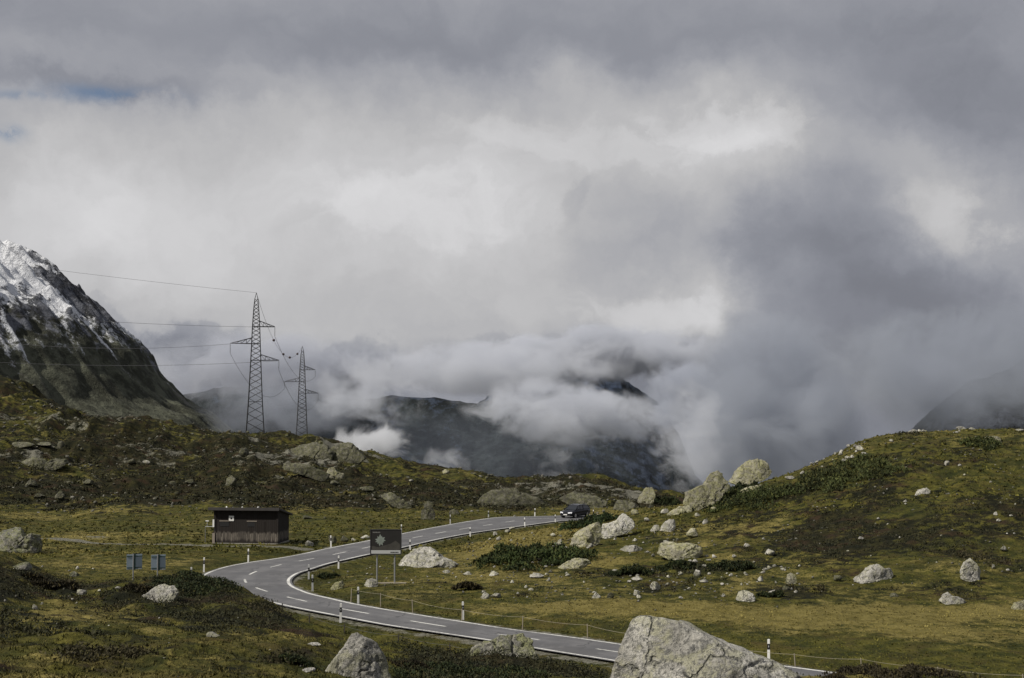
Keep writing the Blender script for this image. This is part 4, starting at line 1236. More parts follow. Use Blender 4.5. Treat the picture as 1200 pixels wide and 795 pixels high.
def scatter_turf():
    rng = np.random.default_rng(21)
    VV, TT = [], []
    for n, r0, r1, h0, h1, blades, wd in ((70000, 14, 66, 0.025, 0.085, 6, 0.022), (52000, 60, 130, 0.04, 0.10, 5, 0.05), (30000, 120, 320, 0.10, 0.24, 3, 0.14)):
        X, Y = log_points(n, r0, r1, rng)
        rd = road_dist(X, Y)
        X, Y = X[rd > 0.25], Y[rd > 0.25]
        cv = cover_at(X, Y)
        Z = ground(X, Y)
        k = len(X)
        nz = rng.normal(size=k) * 0.13 + 0.35 * fbm(xy3(X, Y, 1.8), 3, seed=77)
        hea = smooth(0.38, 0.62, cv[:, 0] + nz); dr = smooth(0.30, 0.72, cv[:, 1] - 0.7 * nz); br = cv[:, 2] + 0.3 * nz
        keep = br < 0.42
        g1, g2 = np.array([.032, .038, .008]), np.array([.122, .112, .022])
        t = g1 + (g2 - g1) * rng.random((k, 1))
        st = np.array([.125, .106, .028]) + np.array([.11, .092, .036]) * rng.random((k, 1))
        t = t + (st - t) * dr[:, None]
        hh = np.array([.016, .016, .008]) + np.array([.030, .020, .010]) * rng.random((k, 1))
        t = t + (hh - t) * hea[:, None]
        tall = (h0 + (h1 - h0) * rng.random(k) ** 1.5) * (1 + 0.6 * (rng.random(k) < 0.06)) * (1 - 0.35 * hea)
        t = t * (0.62 + 0.6 * smooth(-0.35, 0.35, fbm(xy3(X, Y, 5.0), 4, seed=61)))[:, None]
        X, Y, Z, t, tall = X[keep], Y[keep], Z[keep], t[keep], tall[keep]
        for _ in range(blades):
            m = len(X)
            s = tall * rng.uniform(.6, 1.1, m)
            a = rng.uniform(0, 6.283, m); sp = rng.uniform(0, 1, m) * tall * 0.9
            bx, by = X + np.cos(a) * sp, Y + np.sin(a) * sp
            b2 = rng.uniform(0, 6.283, m); w = wd * rng.uniform(.6, 1.4, m)
            ln = rng.normal(size=(m, 2)) * s[:, None] * 0.35
            z0 = Z - 0.03
            v = np.stack([np.stack([bx - np.cos(b2) * w, by - np.sin(b2) * w, z0], -1), np.stack([bx + np.cos(b2) * w, by + np.sin(b2) * w, z0], -1),
                          np.stack([bx + ln[:, 0], by + ln[:, 1], z0 + s], -1)], 1)
            VV.append(v.reshape(-1, 3)); TT.append(np.repeat(t * rng.uniform(.75, 1.25, (m, 1)), 3, 0))
    V = np.concatenate(VV)
    o = mesh_np('grass', V, np.arange(len(V)).reshape(-1, 3), M['leaf'], smooth_=False, attrs={'tint': np.concatenate(TT)})
    tag(o, 'short olive and straw coloured alpine grass', None, None, 'stuff')
    # dwarf heath: low leafy cushions wherever the heath mask is strong
    VV, TT = [], []
    for n, r0, r1, rad, ht, lf, per in ((26000, 14, 66, 0.22, 0.13, 0.055, 14), (16000, 70, 165, 0.45, 0.18, 0.13, 12), (15000, 160, 330, 0.7, 0.30, 0.30, 10)):
        X, Y = log_points(n, r0, r1, rng)
        rd = road_dist(X, Y); cv = cover_at(X, Y)
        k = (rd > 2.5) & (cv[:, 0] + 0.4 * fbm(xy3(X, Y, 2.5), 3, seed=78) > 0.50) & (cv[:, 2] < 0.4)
        X, Y = X[k], Y[k]
        Z = ground(X, Y)
        col = np.array([.015, .018, .008]) + np.array([.022, .017, .007]) * rng.random((len(X), 1)) + (fbm(xy3(X, Y, 6.0), 3, seed=79)[:, None] > 0.15) * np.array([.009, .004, .002])
        rr = rad * rng.uniform(.5, 1.3, len(X)); hh = ht * rng.uniform(.5, 1.3, len(X))
        for _ in range(per):
            m = len(X)
            q = rng.normal(size=(m, 2)) * 0.5; e = np.clip(1 - (q ** 2).sum(1) * .6, 0.1, 1)
            p = np.stack([X + q[:, 0] * rr, Y + q[:, 1] * rr, Z + hh * e * rng.uniform(.1, 1, m)], -1)
            v, f = leaves(p, lf * rng.uniform(.6, 1.4, m), rng, 0.2)
            VV.append(v); TT.append(np.repeat(col * rng.uniform(.6, 1.5, (m, 1)), 3, 0))
    V = np.concatenate(VV)
    o = mesh_np('dwarf_heath', V, np.arange(len(V)).reshape(-1, 3), M['leaf'], smooth_=False, attrs={'tint': np.concatenate(TT)})
    tag(o, 'dark low heath cushions covering the slopes', None, None, 'stuff')


scatter_turf()


def rubble():
    """fist to head sized stones lying everywhere in the rough ground: far too many to count"""
    rng = np.random.default_rng(77)
    VV, FF, n = [], [], 0
    U = [(0, 440, 455, 604, 1300, 'far'), (400, 760, 555, 604, 420, 'far'), (540, 940, 615, 704, 900, 'n'), (930, 1200, 510, 690, 420, 'n'), (380, 540, 660, 700, 90, 'n'), (0, 330, 660, 790, 60, 'n')]
    for u0, u1, v0, v1, k, _ in U:
        g = hit(rng.uniform(u0, u1, k), rng.uniform(v0, v1, k), fine=False)
        g[:, :2] += rng.normal(size=(k, 2)) * np.array([1.0, 3.0])
        g[:, 2] = ground(g[:, 0], g[:, 1])
        g = g[(road_dist(g[:, 0], g[:, 1]) > 1.2) & (fbm(xy3(g[:, 0], g[:, 1], 9.0), 3, seed=88) > -0.12)]
        for q in g:
            w = rng.uniform(1.0, 3.3 if _ == 'n' else 4.3) ** 1.25 / F * q[1]
            v, f = lump(w, w * .8, w * rng.uniform(.35, .65), int(rng.integers(1e6)), 1, 3)
            VV.append(v + q - np.array([0, 0, .08 * w])); FF.append(f + n); n += len(v)
    o = mesh_np('rubble', np.concatenate(VV), np.concatenate(FF), M['rubble'], smooth_=False)
    tag(o, 'small loose stones strewn through the rough pasture', None, None, 'stuff')


M['rubble'] = rock_material('rubble_stone', (0.13, 0.128, 0.11), (0.30, 0.29, 0.25), (0.17, 0.172, 0.10), 0.5, (0.05, 0.05, 0.045))
rubble()

# ------------------------------------------------------------------ wooden hut
def plank_material():
    m, g, b = new_mat('weathered_planks')
    tc = g.node('ShaderNodeTexCoord'); o = tc.outputs['Object']
    s = g.node('ShaderNodeSeparateXYZ'); g.l.new(o, s.inputs[0])
    along = g.m('ADD', s.outputs[0], s.outputs[1])
    brd = g.m('FRACT', g.m('MULTIPLY', along, 5.5))
    idn = g.node('ShaderNodeTexWhiteNoise', noise_dimensions='1D'); g.l.new(g.m('FLOOR', g.m('MULTIPLY', along, 5.5)), idn.inputs['W'])
    n1, _ = g.noise(g.mapping(o, (8, 8, 0.8)), 2.0, 6, 0.7)
    c = g.mix(n1, (0.013, 0.012, 0.0115), (0.036, 0.031, 0.028))
    c = g.mix(g.m('MULTIPLY', idn.outputs['Value'], 0.5), c, (0.018, 0.013, 0.011))
    # bleached lower band where rain splashes the boards
    edge = g.m('ADD', s.outputs[2], g.m('MULTIPLY', g.m('SUBTRACT', idn.outputs['Value'], 0.5), 0.22))
    band = g.m('MULTIPLY', g.m('SUBTRACT', 1.0, g.step(edge, 0.95, 1.18)), g.step(edge, 0.18, 0.5))
    band = g.m('MULTIPLY', band, g.m('MULTIPLY_ADD', idn.outputs['Value'], 0.6, 0.35))
    c = g.mix(g.m('MULTIPLY', band, g.step(n1, 0.3, 0.6)), c, (0.22, 0.195, 0.165))
    gap = g.step(g.m('ABSOLUTE', g.m('SUBTRACT', brd, 0.5)), 0.43, 0.49)
    c = g.mix(gap, c, (0.006, 0.005, 0.005))
    g.put(b.inputs['Base Color'], c)
    b.inputs['Roughness'].default_value = 0.85; b.inputs['Specular IOR Level'].default_value = 0.2
    g.put(b.inputs['Normal'], g.bump(g.m('SUBTRACT', n1, g.m('MULTIPLY', gap, 2.0)), 0.5, 0.02))
    return m


M['planks'] = plank_material()
M['roof_felt'] = plain('roof_boards', (0.040, 0.037, 0.036), 0.8, var=0.4, scale=3)
M['stone_base'] = plain('dry_stone', (0.2, 0.19, 0.16), 0.9, var=0.5, scale=5)
M['white_board'] = plain('white_board', (0.68, 0.68, 0.66), 0.6, var=0.08)
M['pale_wood'] = plain('pale_lintel_wood', (0.22, 0.19, 0.16), 0.8, var=0.25)

hb = hit(288, 637.5)[0]
hz = float(ground(hb[0], hb[1] + 1.5)[0])
W_, D_, HF, HB = 6.1, 3.6, 3.12, 2.45
hut = empty('wooden_hut', (hb[0], hb[1], hz - 0.05), R(-7), 'low dark plank hut with a single pitch roof in the meadow', 'hut')
mb = MB()
T_ = 0.12
mb.prism([(-W_/2, 0), (W_/2, 0), (W_/2, HF), (-W_/2, HF)], 0, T_)
mb.prism([(-W_/2, 0), (W_/2, 0), (W_/2, HB), (-W_/2, HB)], D_ - T_, D_)
for sx in (-1, 1):
    x0, x1 = sorted((sx * W_/2, sx * (W_/2 - T_)))
    v = [(x, y, z) for x in (x0, x1) for y, z in ((T_ + .002, 0), (D_ - T_ - .002, 0), (D_ - T_ - .002, HB), (T_ + .002, HF))]
    mb.add(v, [(0,1,2,3), (7,6,5,4), (0,4,5,1), (1,5,6,2), (2,6,7,3), (3,7,4,0)])
mb.build('wall', M['planks'], hut)
sl_ = (HB - HF) / D_
rf = MB()
v = []
for z in (0.02, 0.20):
    for x, y in ((-W_/2 - .42, -.45), (W_/2 + .22, -.45), (W_/2 + .22, D_ + .5), (-W_/2 - .42, D_ + .5)):
        v.append((x, y, HF + sl_ * y + z))
rf.add(v, [(3,2,1,0), (4,5,6,7), (0,1,5,4), (1,2,6,5), (2,3,7,6), (3,0,4,7)])
roof = rf.build('roof', M['roof_felt'], hut, bevel=0.02)
fb = MB().box(-W_/2 - .44, W_/2 + .24, -.49, -.453, HF + .01, HF + .27).build('fascia', M['roof_felt'], roof)
MB().box(-W_/2 - .06, W_/2 + .06, -.08, D_ + .06, -.35, .09).build('stone_base', M['stone_base'], hut, bevel=0.03)
for x, w in ((-W_/2 + 1.0, .85), (.58, .85)):
    wd = MB().box(x - w/2, x + w/2, -.025, -.003, 1.62, 2.08).build('window', M['black_plastic'], hut)
    MB().box(x - w/2 - .06, x + w/2 + .06, -.06, -.003, 2.083, 2.16).build('lintel', M['pale_wood'], wd)
for x in (-W_/2 + .06, W_/2 - .06):
    MB().box(x - .09, x + .09, -.05, -.003, .1, HF - .02).build('corner_post', M['planks'], hut)
MB().box(W_/2 - 2.2, W_/2 - 1.25, -.03, -.003, .12, 2.1).build('door', M['planks'], hut)
no = MB().box(-W_/2 + 1.42, -W_/2 + 1.9, -.05, -.003, 2.12, 2.60).build('notice_board', M['white_board'], hut)
MB().tube((-W_/2 + 1.66, -.058, 2.36), (-W_/2 + 1.66, -.052, 2.36), .09, n=16).build('black_mark', M['black_plastic'], no)
MB().box(-W_/2 - .12, -W_/2 + .04, -.10, -.053, 1.55, 2.25).build('white_panel', M['white_board'], hut)
MB().box(-W_/2 - .14, -W_/2 + .1, -.09, -.055, .0, 1.0).build('pale_board', M['pale_wood'], hut)
Mh = Matrix.Translation(hut.location) @ Matrix.Rotation(R(-7), 4, 'Z')
for k, x in enumerate((-W_/2 + 1.25, -W_/2 + 2.75, -W_/2 + 4.25)):
    p = Mh @ Vector((x, -.15, HF + sl_ * -.15 + .2))
    plain_rock('stone', ('white stone weighing down the hut roof above the notice board', 'white stone weighing down the middle of the hut roof', 'white stone on the hut roof nearest its dark gable')[k], p, .22, .15, M['white_board'], 4000 + k, 'stones on the hut roof', sub=2)
p = Mh @ Vector((-W_/2 - .75, .3, 0)); p.z = float(ground(p.x, p.y)[0])
pr = empty('pipe_rail', p, R(-7), 'thin metal pipe frame with a small white plate beside the hut', 'rail')
MB().tube((-.2, 0, -.1), (-.2, 0, 1.5), .025).build('leg', M['steel'], pr)
MB().tube((-.22, 0, 1.5), (.52, 0, 1.5), .025).build('crossbar', M['steel'], pr)
MB().box(-.18, .12, -.03, -.0, 1.98, 2.08).tube((-.03, .01, 1.52), (-.03, .01, 1.98), .015).build('plate', M['white_board'], pr)

# ------------------------------------------------------------------ marker posts
def make_post():
    t = empty('marker_post', (0, 0, 0))
    def tap(z0, z1, off=0.0):
        k0, k1 = 1 - 0.12 * z0, 1 - 0.12 * z1
        m = MB()
        v = [(sx * (.065 + off) * k, sy * (.05 + off) * k, z) for z, k in ((z0, k0), (z1, k1)) for sx, sy in ((-1, -1), (1, -1), (.55, 1), (-.55, 1))]
        return m.add(v, [(3,2,1,0), (4,5,6,7), (0,1,5,4), (1,2,6,5), (2,3,7,6), (3,0,4,7)])
    tap(-.25, 1.02).build('body', M['white_paint'], t, bevel=.008)
    tap(.56, .82, .004).build('black_band', M['black_plastic'], t)
    MB().box(-.014, .014, -.060, -.0555, .66, .74).build('reflector', M['reflector'], t)
    return t


POSTS = [  # u, v of the foot, height in pixels, label, lean
 (228.5,677,12,'short white marker post half hidden behind the dark crest at the road bend'), (239,669,17,'white marker post where the outer edge line disappears behind the crest'),
 (291,657.5,15.5,'white marker post on the meadow side in front of the hut'), (388,640,13.5,'white marker post beside the roadside row of rocks'),
 (472.7,624.4,10.6,'white marker post showing just above the corner of the billboard'), (531,613.5,11,'white marker post beyond the far edge line near the two lobed boulder'),
 (572.4,606,8.5,'white marker post with a crosspiece at the far edge where the road levels out'), (630,605,9.3,'white marker post closest in front of the car on the far edge'),
 (703.5,606,8.6,'white marker post among the rocks behind the car'), (690.5,608,6.5,'white marker post tip showing just beside the tail of the car'),
 (637,611.7,9.7,'white marker post on the grass bank in front of the car'), (600.8,616,10.6,'white marker post on the inner edge halfway along the far straight'),
 (551,627.6,10.8,'white marker post on the inner edge above the humped boulder'), (480.6,643.8,12.8,'white marker post directly beside the billboard panel'),
 (396.7,664,15,'white marker post on the inner edge above the rounded bush'), (361.7,677,17,'upper of two close white marker posts at the inside of the bend'),
 (364,691.5,19,'lower of two close white marker posts at the inside of the bend'), (413.6,706,19,'white marker post with a dark stake behind it below the billboard'),
 (284,696,11,'white marker post tip poking over the heath at the outside of the bend'), (399,727.6,22,'tallest white marker post, on the near edge line facing the billboard'),
 (533.6,726,21,'white marker post in front of the wire fence on the near straight'), (897,774,26,'white marker post rising behind the big pale boulder'),
]


def place_posts():
    proto = make_post()
    g = on_base(np.array([p[0] for p in POSTS]), np.array([p[1] for p in POSTS]))
    for k, (u, v, h, lab) in enumerate(POSTS):
        o = proto if k == 0 else copy_tree(proto)
        q = g[k]
        # keep every post on the verge, never on the tarmac
        for _ in range(12):
            if road_dist(q[:1], q[1:2])[0] > 0.35: break
            j = int(np.argmin(np.hypot(*(RC[:, :2] - q[:2]).T)))
            n = q[:2] - RC[j, :2]; n /= np.linalg.norm(n)
            q[:2] += n * 0.12
        o.location = (q[0], q[1], float(ground(q[0], q[1])[0]))
        s = min(1.12, max(0.8, h / F * q[1] / 1.02))
        o.scale = (1.0, 1.0, s)
        o.rotation_euler = (R(random.uniform(-1.5, 1.5)), R(random.uniform(-2, 2)), math.atan2(-q[0], q[1]) + R(random.uniform(-12, 12)))
        tag(o, lab, 'marker post', 'white marker posts along the road')


place_posts()

# ------------------------------------------------------------------ fences
def fence(name, label, tops, mat, wires, wire_mat, r, wr):
    q = on_base(np.array([t[0] for t in tops], float), np.array([t[2] for t in tops], float))
    root = empty(name, (q[0, 0], q[0, 1], float(ground(q[0, 0], q[0, 1])[0])), 0, label, 'fence')
    o0 = Vector(root.location); tp = []
    for k, (u, vt, vb) in enumerate(tops):
        z = float(ground(q[k, 0], q[k, 1])[0]); h = (vb - vt) / F * q[k, 1]
        a = Vector((q[k, 0], q[k, 1], z)) - o0
        l = Vector((random.uniform(-.06, .06), random.uniform(-.06, .06), 0))
        MB().tube(a - Vector((0, 0, .3)), a + l + Vector((0, 0, h)), r, r * .8, 7).build('post', mat, root)
        tp.append((a + l, h))
    for f in wires:
        pts = []
        for (a, ha), (b, hb2) in zip(tp[:-1], tp[1:]):
            A, B = a + Vector((0, 0, ha * f)), b + Vector((0, 0, hb2 * f))
            for t in np.linspace(0, 1, 7)[:-1]: pts.append(A.lerp(B, t) - Vector((0, 0, .18 * 4 * t * (1 - t) * (B - A).length / 9)))
        pts.append(tp[-1][0] + Vector((0, 0, tp[-1][1] * f)))
        MB().path(pts, wr).build('wire', wire_mat, root)
    return root


fence('wire_fence', 'thin rope fence on slender pale posts along the grass beyond the near straight',
      [(411,688,706.5),(446,693.5,709),(484,701,716.5),(541,712,728),(612,720,737),(688.7,729.5,746),(752,741,757),(832,751,769),(932.5,764,779),(1010,769,786),(1100,775,793),(1200,783,803),(1300,790,812)],
      M['fence_wood'], (0.93,), M['tape'], .030, .007)
fence('stake_fence', 'row of dark stakes with slack wire along the near verge below the road',
      [(330,705,716),(363,714,728),(404,726,741),(466,737,753),(528,748,763),(585,757,773),(650,767,785),(712,780,800)], M['dark_wood'], (0.85,), M['cable'], .04, .006)

# ------------------------------------------------------------------ billboard
M['poster_dark'] = plain('dark_poster', (0.020, 0.019, 0.018), 0.45, var=0.35, scale=1.5)
M['poster_dim'] = plain('dim_landscape_print', (0.055, 0.052, 0.046), 0.5, var=0.5, scale=3)
M['poster_leaf'] = plain('pale_petals', (0.20, 0.23, 0.205), 0.5, var=0.35, scale=6)
M['poster_light'] = plain('pale_poster_band', (0.42, 0.43, 0.43), 0.5, var=0.08)
M['poster_grey'] = plain('grey_lettering', (0.20, 0.20, 0.19), 0.5, var=0.2)
bb = on_base(452, 684.5); bz = float(ground(bb[0], bb[1])[0])
px = bb[1] / F
ang = math.atan2(-bb[0], bb[1]) * 0.6 + R(-4)
brd = empty('billboard', (bb[0], bb[1], bz), ang, 'dark poster billboard with a pale leafy flower on two steel posts', 'billboard')
Wb, z0, z1 = 35.0 * px, (684.5 - 650.2) * px, (684.5 - 622.5) * px
for x in (-10.3 * px, 10.3 * px):
    lg = MB().tube((x, .07, -.4), (x, .07, z1 - .1), .055, n=10).build('post', M['steel'], brd)
MB().box(-22 * px, 24 * px, -.05, .22, -.25, .06).build('ground_beam', M['fence_wood'], brd, bevel=.02)
pn = MB().box(-Wb/2, Wb/2, -.05, .0, z0, z1).build('panel', M['poster_dark'], brd, bevel=.006)
zb = z0 + 4.3 * px
MB().box(-Wb/2 + .02, Wb/2 - .02, -.056, -.0525, z0 + .02, zb).build('pale_band', M['poster_light'], pn)
fr = MB()
for a in ((-Wb/2 - .03, Wb/2 + .03, z1 + .002, z1 + .045), (-Wb/2 - .03, Wb/2 + .03, z0 - .045, z0 - .002)): fr.box(a[0], a[1], -.07, .02, a[2], a[3])
for a in ((-Wb/2 - .045, -Wb/2 - .002), (Wb/2 + .002, Wb/2 + .045)): fr.box(a[0], a[1], -.072, .018, z0 - .05, z1 + .05)
fr.build('frame', M['dark_steel'], pn)
pc = MB().add([(-Wb/2 + .06, -.0528, zb + .02), (Wb/2 - .06, -.0528, zb + .02), (Wb/2 - .06, -.0528, zb + 7 * px), (Wb/2 - 6 * px, -.0528, zb + 11 * px), (Wb/2 - 12 * px, -.0528, zb + 7.5 * px), (-Wb/2 + 9 * px, -.0528, zb + 3.5 * px), (-Wb/2 + .06, -.0528, zb + 5 * px)], [(0, 1, 2, 3, 4, 5, 6)]).build('landscape_picture', M['poster_dim'], pn)
fl = MB(); fx, fz = -Wb/2 + 11.0 * px, z0 + 16.0 * px
rr = random.Random(3)
for k in range(11):
    a = 2 * math.pi * k / 11 + rr.uniform(-.12, .12); L = rr.uniform(5.2, 7.6) * px; w = 1.5 * px
    c, s = math.cos(a), math.sin(a)
    pts = [(0, 0), (L*.5, w), (L, 0), (L*.5, -w)]
    y = -.0536 - .0006 * k
    fl.add([(fx + x*c - z*s, y, fz + x*s + z*c) for x, z in pts], [(3, 2, 1, 0)])
fl.tube((fx, -.0605, fz), (fx, -.0612, fz), 1.3 * px, n=14)
fl.build('flower_picture', M['poster_leaf'], pn)
tx = MB(); x = -Wb/2 + 2.3 * px
for w in (1.1, .8, 1.2, .5, 1.0, .9, .6, 1.0, .8):
    tx.box(x, x + w * px * .8, -.0545, -.0525, z1 - 3.3 * px, z1 - (2.0 if w > .9 else 2.4) * px); x += w * px * 1.12
tx.build('lettering', M['poster_grey'], pn)
tx = MB(); x = Wb/2 - 12 * px
for w in (1.4, 1.0, 1.6, .8, 1.5, 1.2):
    tx.box(x, x + w * px, -.0605, -.0575, z0 + 1.3 * px, z0 + 2.5 * px); x += (w + .35) * px
tx.build('lettering', M['black_plastic'], pn)

# ------------------------------------------------------------------ twin signs seen from behind
def road_sign(u0, u1, vt, vb, uc, vfoot, label):
    d = 86.0
    q = P(uc, 600, d); gz = float(ground(q[0], d)[0]); px = d / F
    zt = P(uc, vt, d)[2] - gz; zb = P(uc, vb, d)[2] - gz
    o = empty('road_sign', (q[0], d, gz), math.atan2(-q[0], d) + R(3), label, 'sign', 'sheet metal signs facing the meadow')
    w = (u1 - u0) * px; xo = ((u0 + u1) / 2 - uc) * px
    MB().box(xo - w/2, xo + w/2, -.012, .012, zb, zt).build('plate', M['sign_blue'], o, bevel=.004)
    MB().tube((0, -.055, -.3), (0, -.055, zt + .03), .042, n=10).build('post', M['steel'], o)
    MB().box(.05, .13, -.07, -.013, zb - .02, zt + .02).build('stiffener', M['sign_green'], o)
    for z in (zt - 2.3 * px, zb + 2.2 * px):
        MB().box(xo - w/2 + .01, xo + w/2 - .01, -.035, -.0125, z - .025, z + .025).build('bracket', M['sign_green'], o)
    MB().box(xo + w/2 - 4.4 * px, xo + w/2 - .5 * px, -.016, -.0125, zb + .3 * px, zb + 1.6 * px).build('label_plate', M['white_board'], o)
    return o


road_sign(149.5, 167, 649.5, 667.3, 157.0, 0, 'blue grey sign seen from behind whose whole pale post shows, nearer the rocky knoll')
road_sign(178.2, 194.5, 650, 668, 185.5, 0, 'blue grey sign seen from behind with its post foot hidden, nearer the road')

# ------------------------------------------------------------------ car
def make_car():
    c = hit(674, 607.2)[0]
    j = int(np.argmin(np.hypot(*(RC[:, :2] - c[:2]).T)))
    c = np.array([c[0], c[1], z_base(c[1]) + .02])
    car = empty('car', c, R(-124), 'dark estate car with bright headlamps coming over the far end of the road', 'car')
    L, Wd = 4.5, 1.84
    # body: loft of cross sections along x (front at +x)
    st = [(-2.25,.42,.95,.78), (-2.18,.32,1.02,.86), (-1.6,.24,1.02,.92), (-.6,.22,1.0,.92), (.6,.22,.98,.92), (1.3,.24,.93,.91), (1.85,.26,.84,.87), (2.12,.28,.74,.80), (2.25,.36,.62,.70)]
    v = []
    for x, z0_, z1_, hw in st:
        for y, z in ((-hw*.9, z0_), (-hw, z0_ + .12), (-hw, z1_ - .2), (-hw*.93, z1_ - .03), (-hw*.75, z1_), (hw*.75, z1_), (hw*.93, z1_ - .03), (hw, z1_ - .2), (hw, z0_ + .12), (hw*.9, z0_)): v.append((x, y, z))
    n = 10
    f = [(i*n + k, i*n + (k+1) % n, (i+1)*n + (k+1) % n, (i+1)*n + k) for i in range(len(st)-1) for k in range(n)] + [tuple(range(n)), tuple(range(len(v)-1, len(v)-n-1, -1))]
    body = MB().add(v, f).build('body', M['car_paint'], car, smooth_=True)
    cab = [(-2.12,1.0,.80), (-1.75,1.42,.66), (-1.0,1.53,.64), (0.0,1.52,.65), (.35,1.46,.66), (1.15,.96,.80)]
    # roof shell and pillars
    rv = []
    for x, z, hw in cab:
        rv += [(x, -hw, z), (x, hw, z)]
    pillars = MB()
    pillars.add([(-1.8,-.66,1.40),(-1.8,.66,1.40),(-1.0,.62,1.53),(-1.0,-.62,1.53),(0.05,.62,1.52),(0.05,-.62,1.52),(.40,.62,1.44),(.40,-.62,1.44),
                 (-1.8,-.66,1.35),(-1.8,.66,1.35),(-1.0,.66,1.46),(-1.0,-.66,1.46),(0.05,.66,1.46),(0.05,-.66,1.46),(.40,.66,1.39),(.40,-.66,1.39)],
                [(0,1,2,3),(3,2,4,5),(5,4,6,7),(0,3,11,8),(3,5,13,11),(5,7,15,13),(1,9,10,2),(2,10,12,4),(4,12,14,6),(6,14,15,7),(0,8,9,1),(9,8,11,10),(10,11,13,12),(12,13,15,14)])
    for s in (-1, 1):
        for (xa, za, ya), (xb, zb_, yb) in (((-2.1,.98,.82),(-1.8,1.4,.66)), ((-.55,1.0,.86),(-.6,1.47,.665)), ((.25,.98,.87),(-.0,1.47,.67)), ((1.2,.95,.8),(.40,1.42,.66))):
            pillars.tube((xa, s*ya, za), (xb, s*yb, zb_), .045, n=6)
    pillars.build('roof', M['car_paint'], body, smooth_=False)
    MB().add([(1.12,-.74,.985),(1.12,.74,.985),(.42,.60,1.415),(.42,-.60,1.415)], [(0,1,2,3)]).build('windscreen', M['car_glass'], car)
    MB().add([(-2.12,-.74,1.0),(-2.12,.74,1.0),(-1.82,.6,1.37),(-1.82,-.6,1.37)], [(3,2,1,0)]).build('rear_window', M['car_glass'], car)
    for s in (-1, 1):
        for a in ([(-2.0,1.02),(-.62,1.02),(-.66,1.44),(-1.74,1.38)], [(-.5,1.02),(.2,1.01),(-.02,1.44),(-.55,1.45)], [(.3,1.0),(1.02,.97),(.38,1.39),(.08,1.43)]):
            MB().add([(x, s * (.86 - (z - 1.0) * .46), z) for x, z in a], [(0,1,2,3) if s < 0 else (3,2,1,0)]).build('side_window', M['car_glass'], car)
        MB().tube((-1.7, s*.60, 1.53), (.0, s*.60, 1.575), .025, n=6).build('roof_rail', M['chrome'], car)
        h = MB().add([(2.17, s*.80, .60),(2.27, s*.36, .60),(2.24, s*.34, .74),(2.06, s*.82, .78),(1.9, s*.8, .6),(1.9, s*.36, .6),(1.9, s*.34, .72),(1.85, s*.8, .76)],
                     [(0,1,2,3),(7,6,5,4),(0,4,5,1),(3,2,6,7),(1,5,6,2),(0,3,7,4)]).build('headlight', M['lamp'], car)
        MB().box(.85, .98, s*.94 - (.1 if s < 0 else 0), s*.94 + (.1 if s > 0 else 0), .98, 1.12).build('mirror', M['car_paint'], car, bevel=.02)
        for x in (1.42, -1.38):
            w = MB().tube((x, s*.70, .33), (x, s*.935, .33), .335, n=24).build('wheel', M['tyre'], car, bevel=.02)
            MB().tube((x, s*.937, .33), (x, s*.945, .33), .22, n=12).build('rim', M['chrome'], w)
    MB().box(2.235, 2.275, -.33, .33, .50, .66).build('grille', M['black_plastic'], car)
    MB().box(2.28, 2.295, -.26, .26, .40, .51).build('number_plate', M['white_board'], car)
    MB().box(2.2, 2.285, -.70, .70, .28, .385).build('bumper', M['black_plastic'], car, bevel=.03)


make_car()

# ------------------------------------------------------------------ lattice pylons
PROF = [(-2.6, 4.45), (0, 4.1), (7.0, 3.2), (13.5, 2.6), (20.0, 2.05), (24.6, 1.7), (29.0, 1.15), (31.0, .75), (32.6, .12)]
def pw(z): return float(np.interp(z, [a for a, b in PROF], [b for a, b in PROF])) / 2


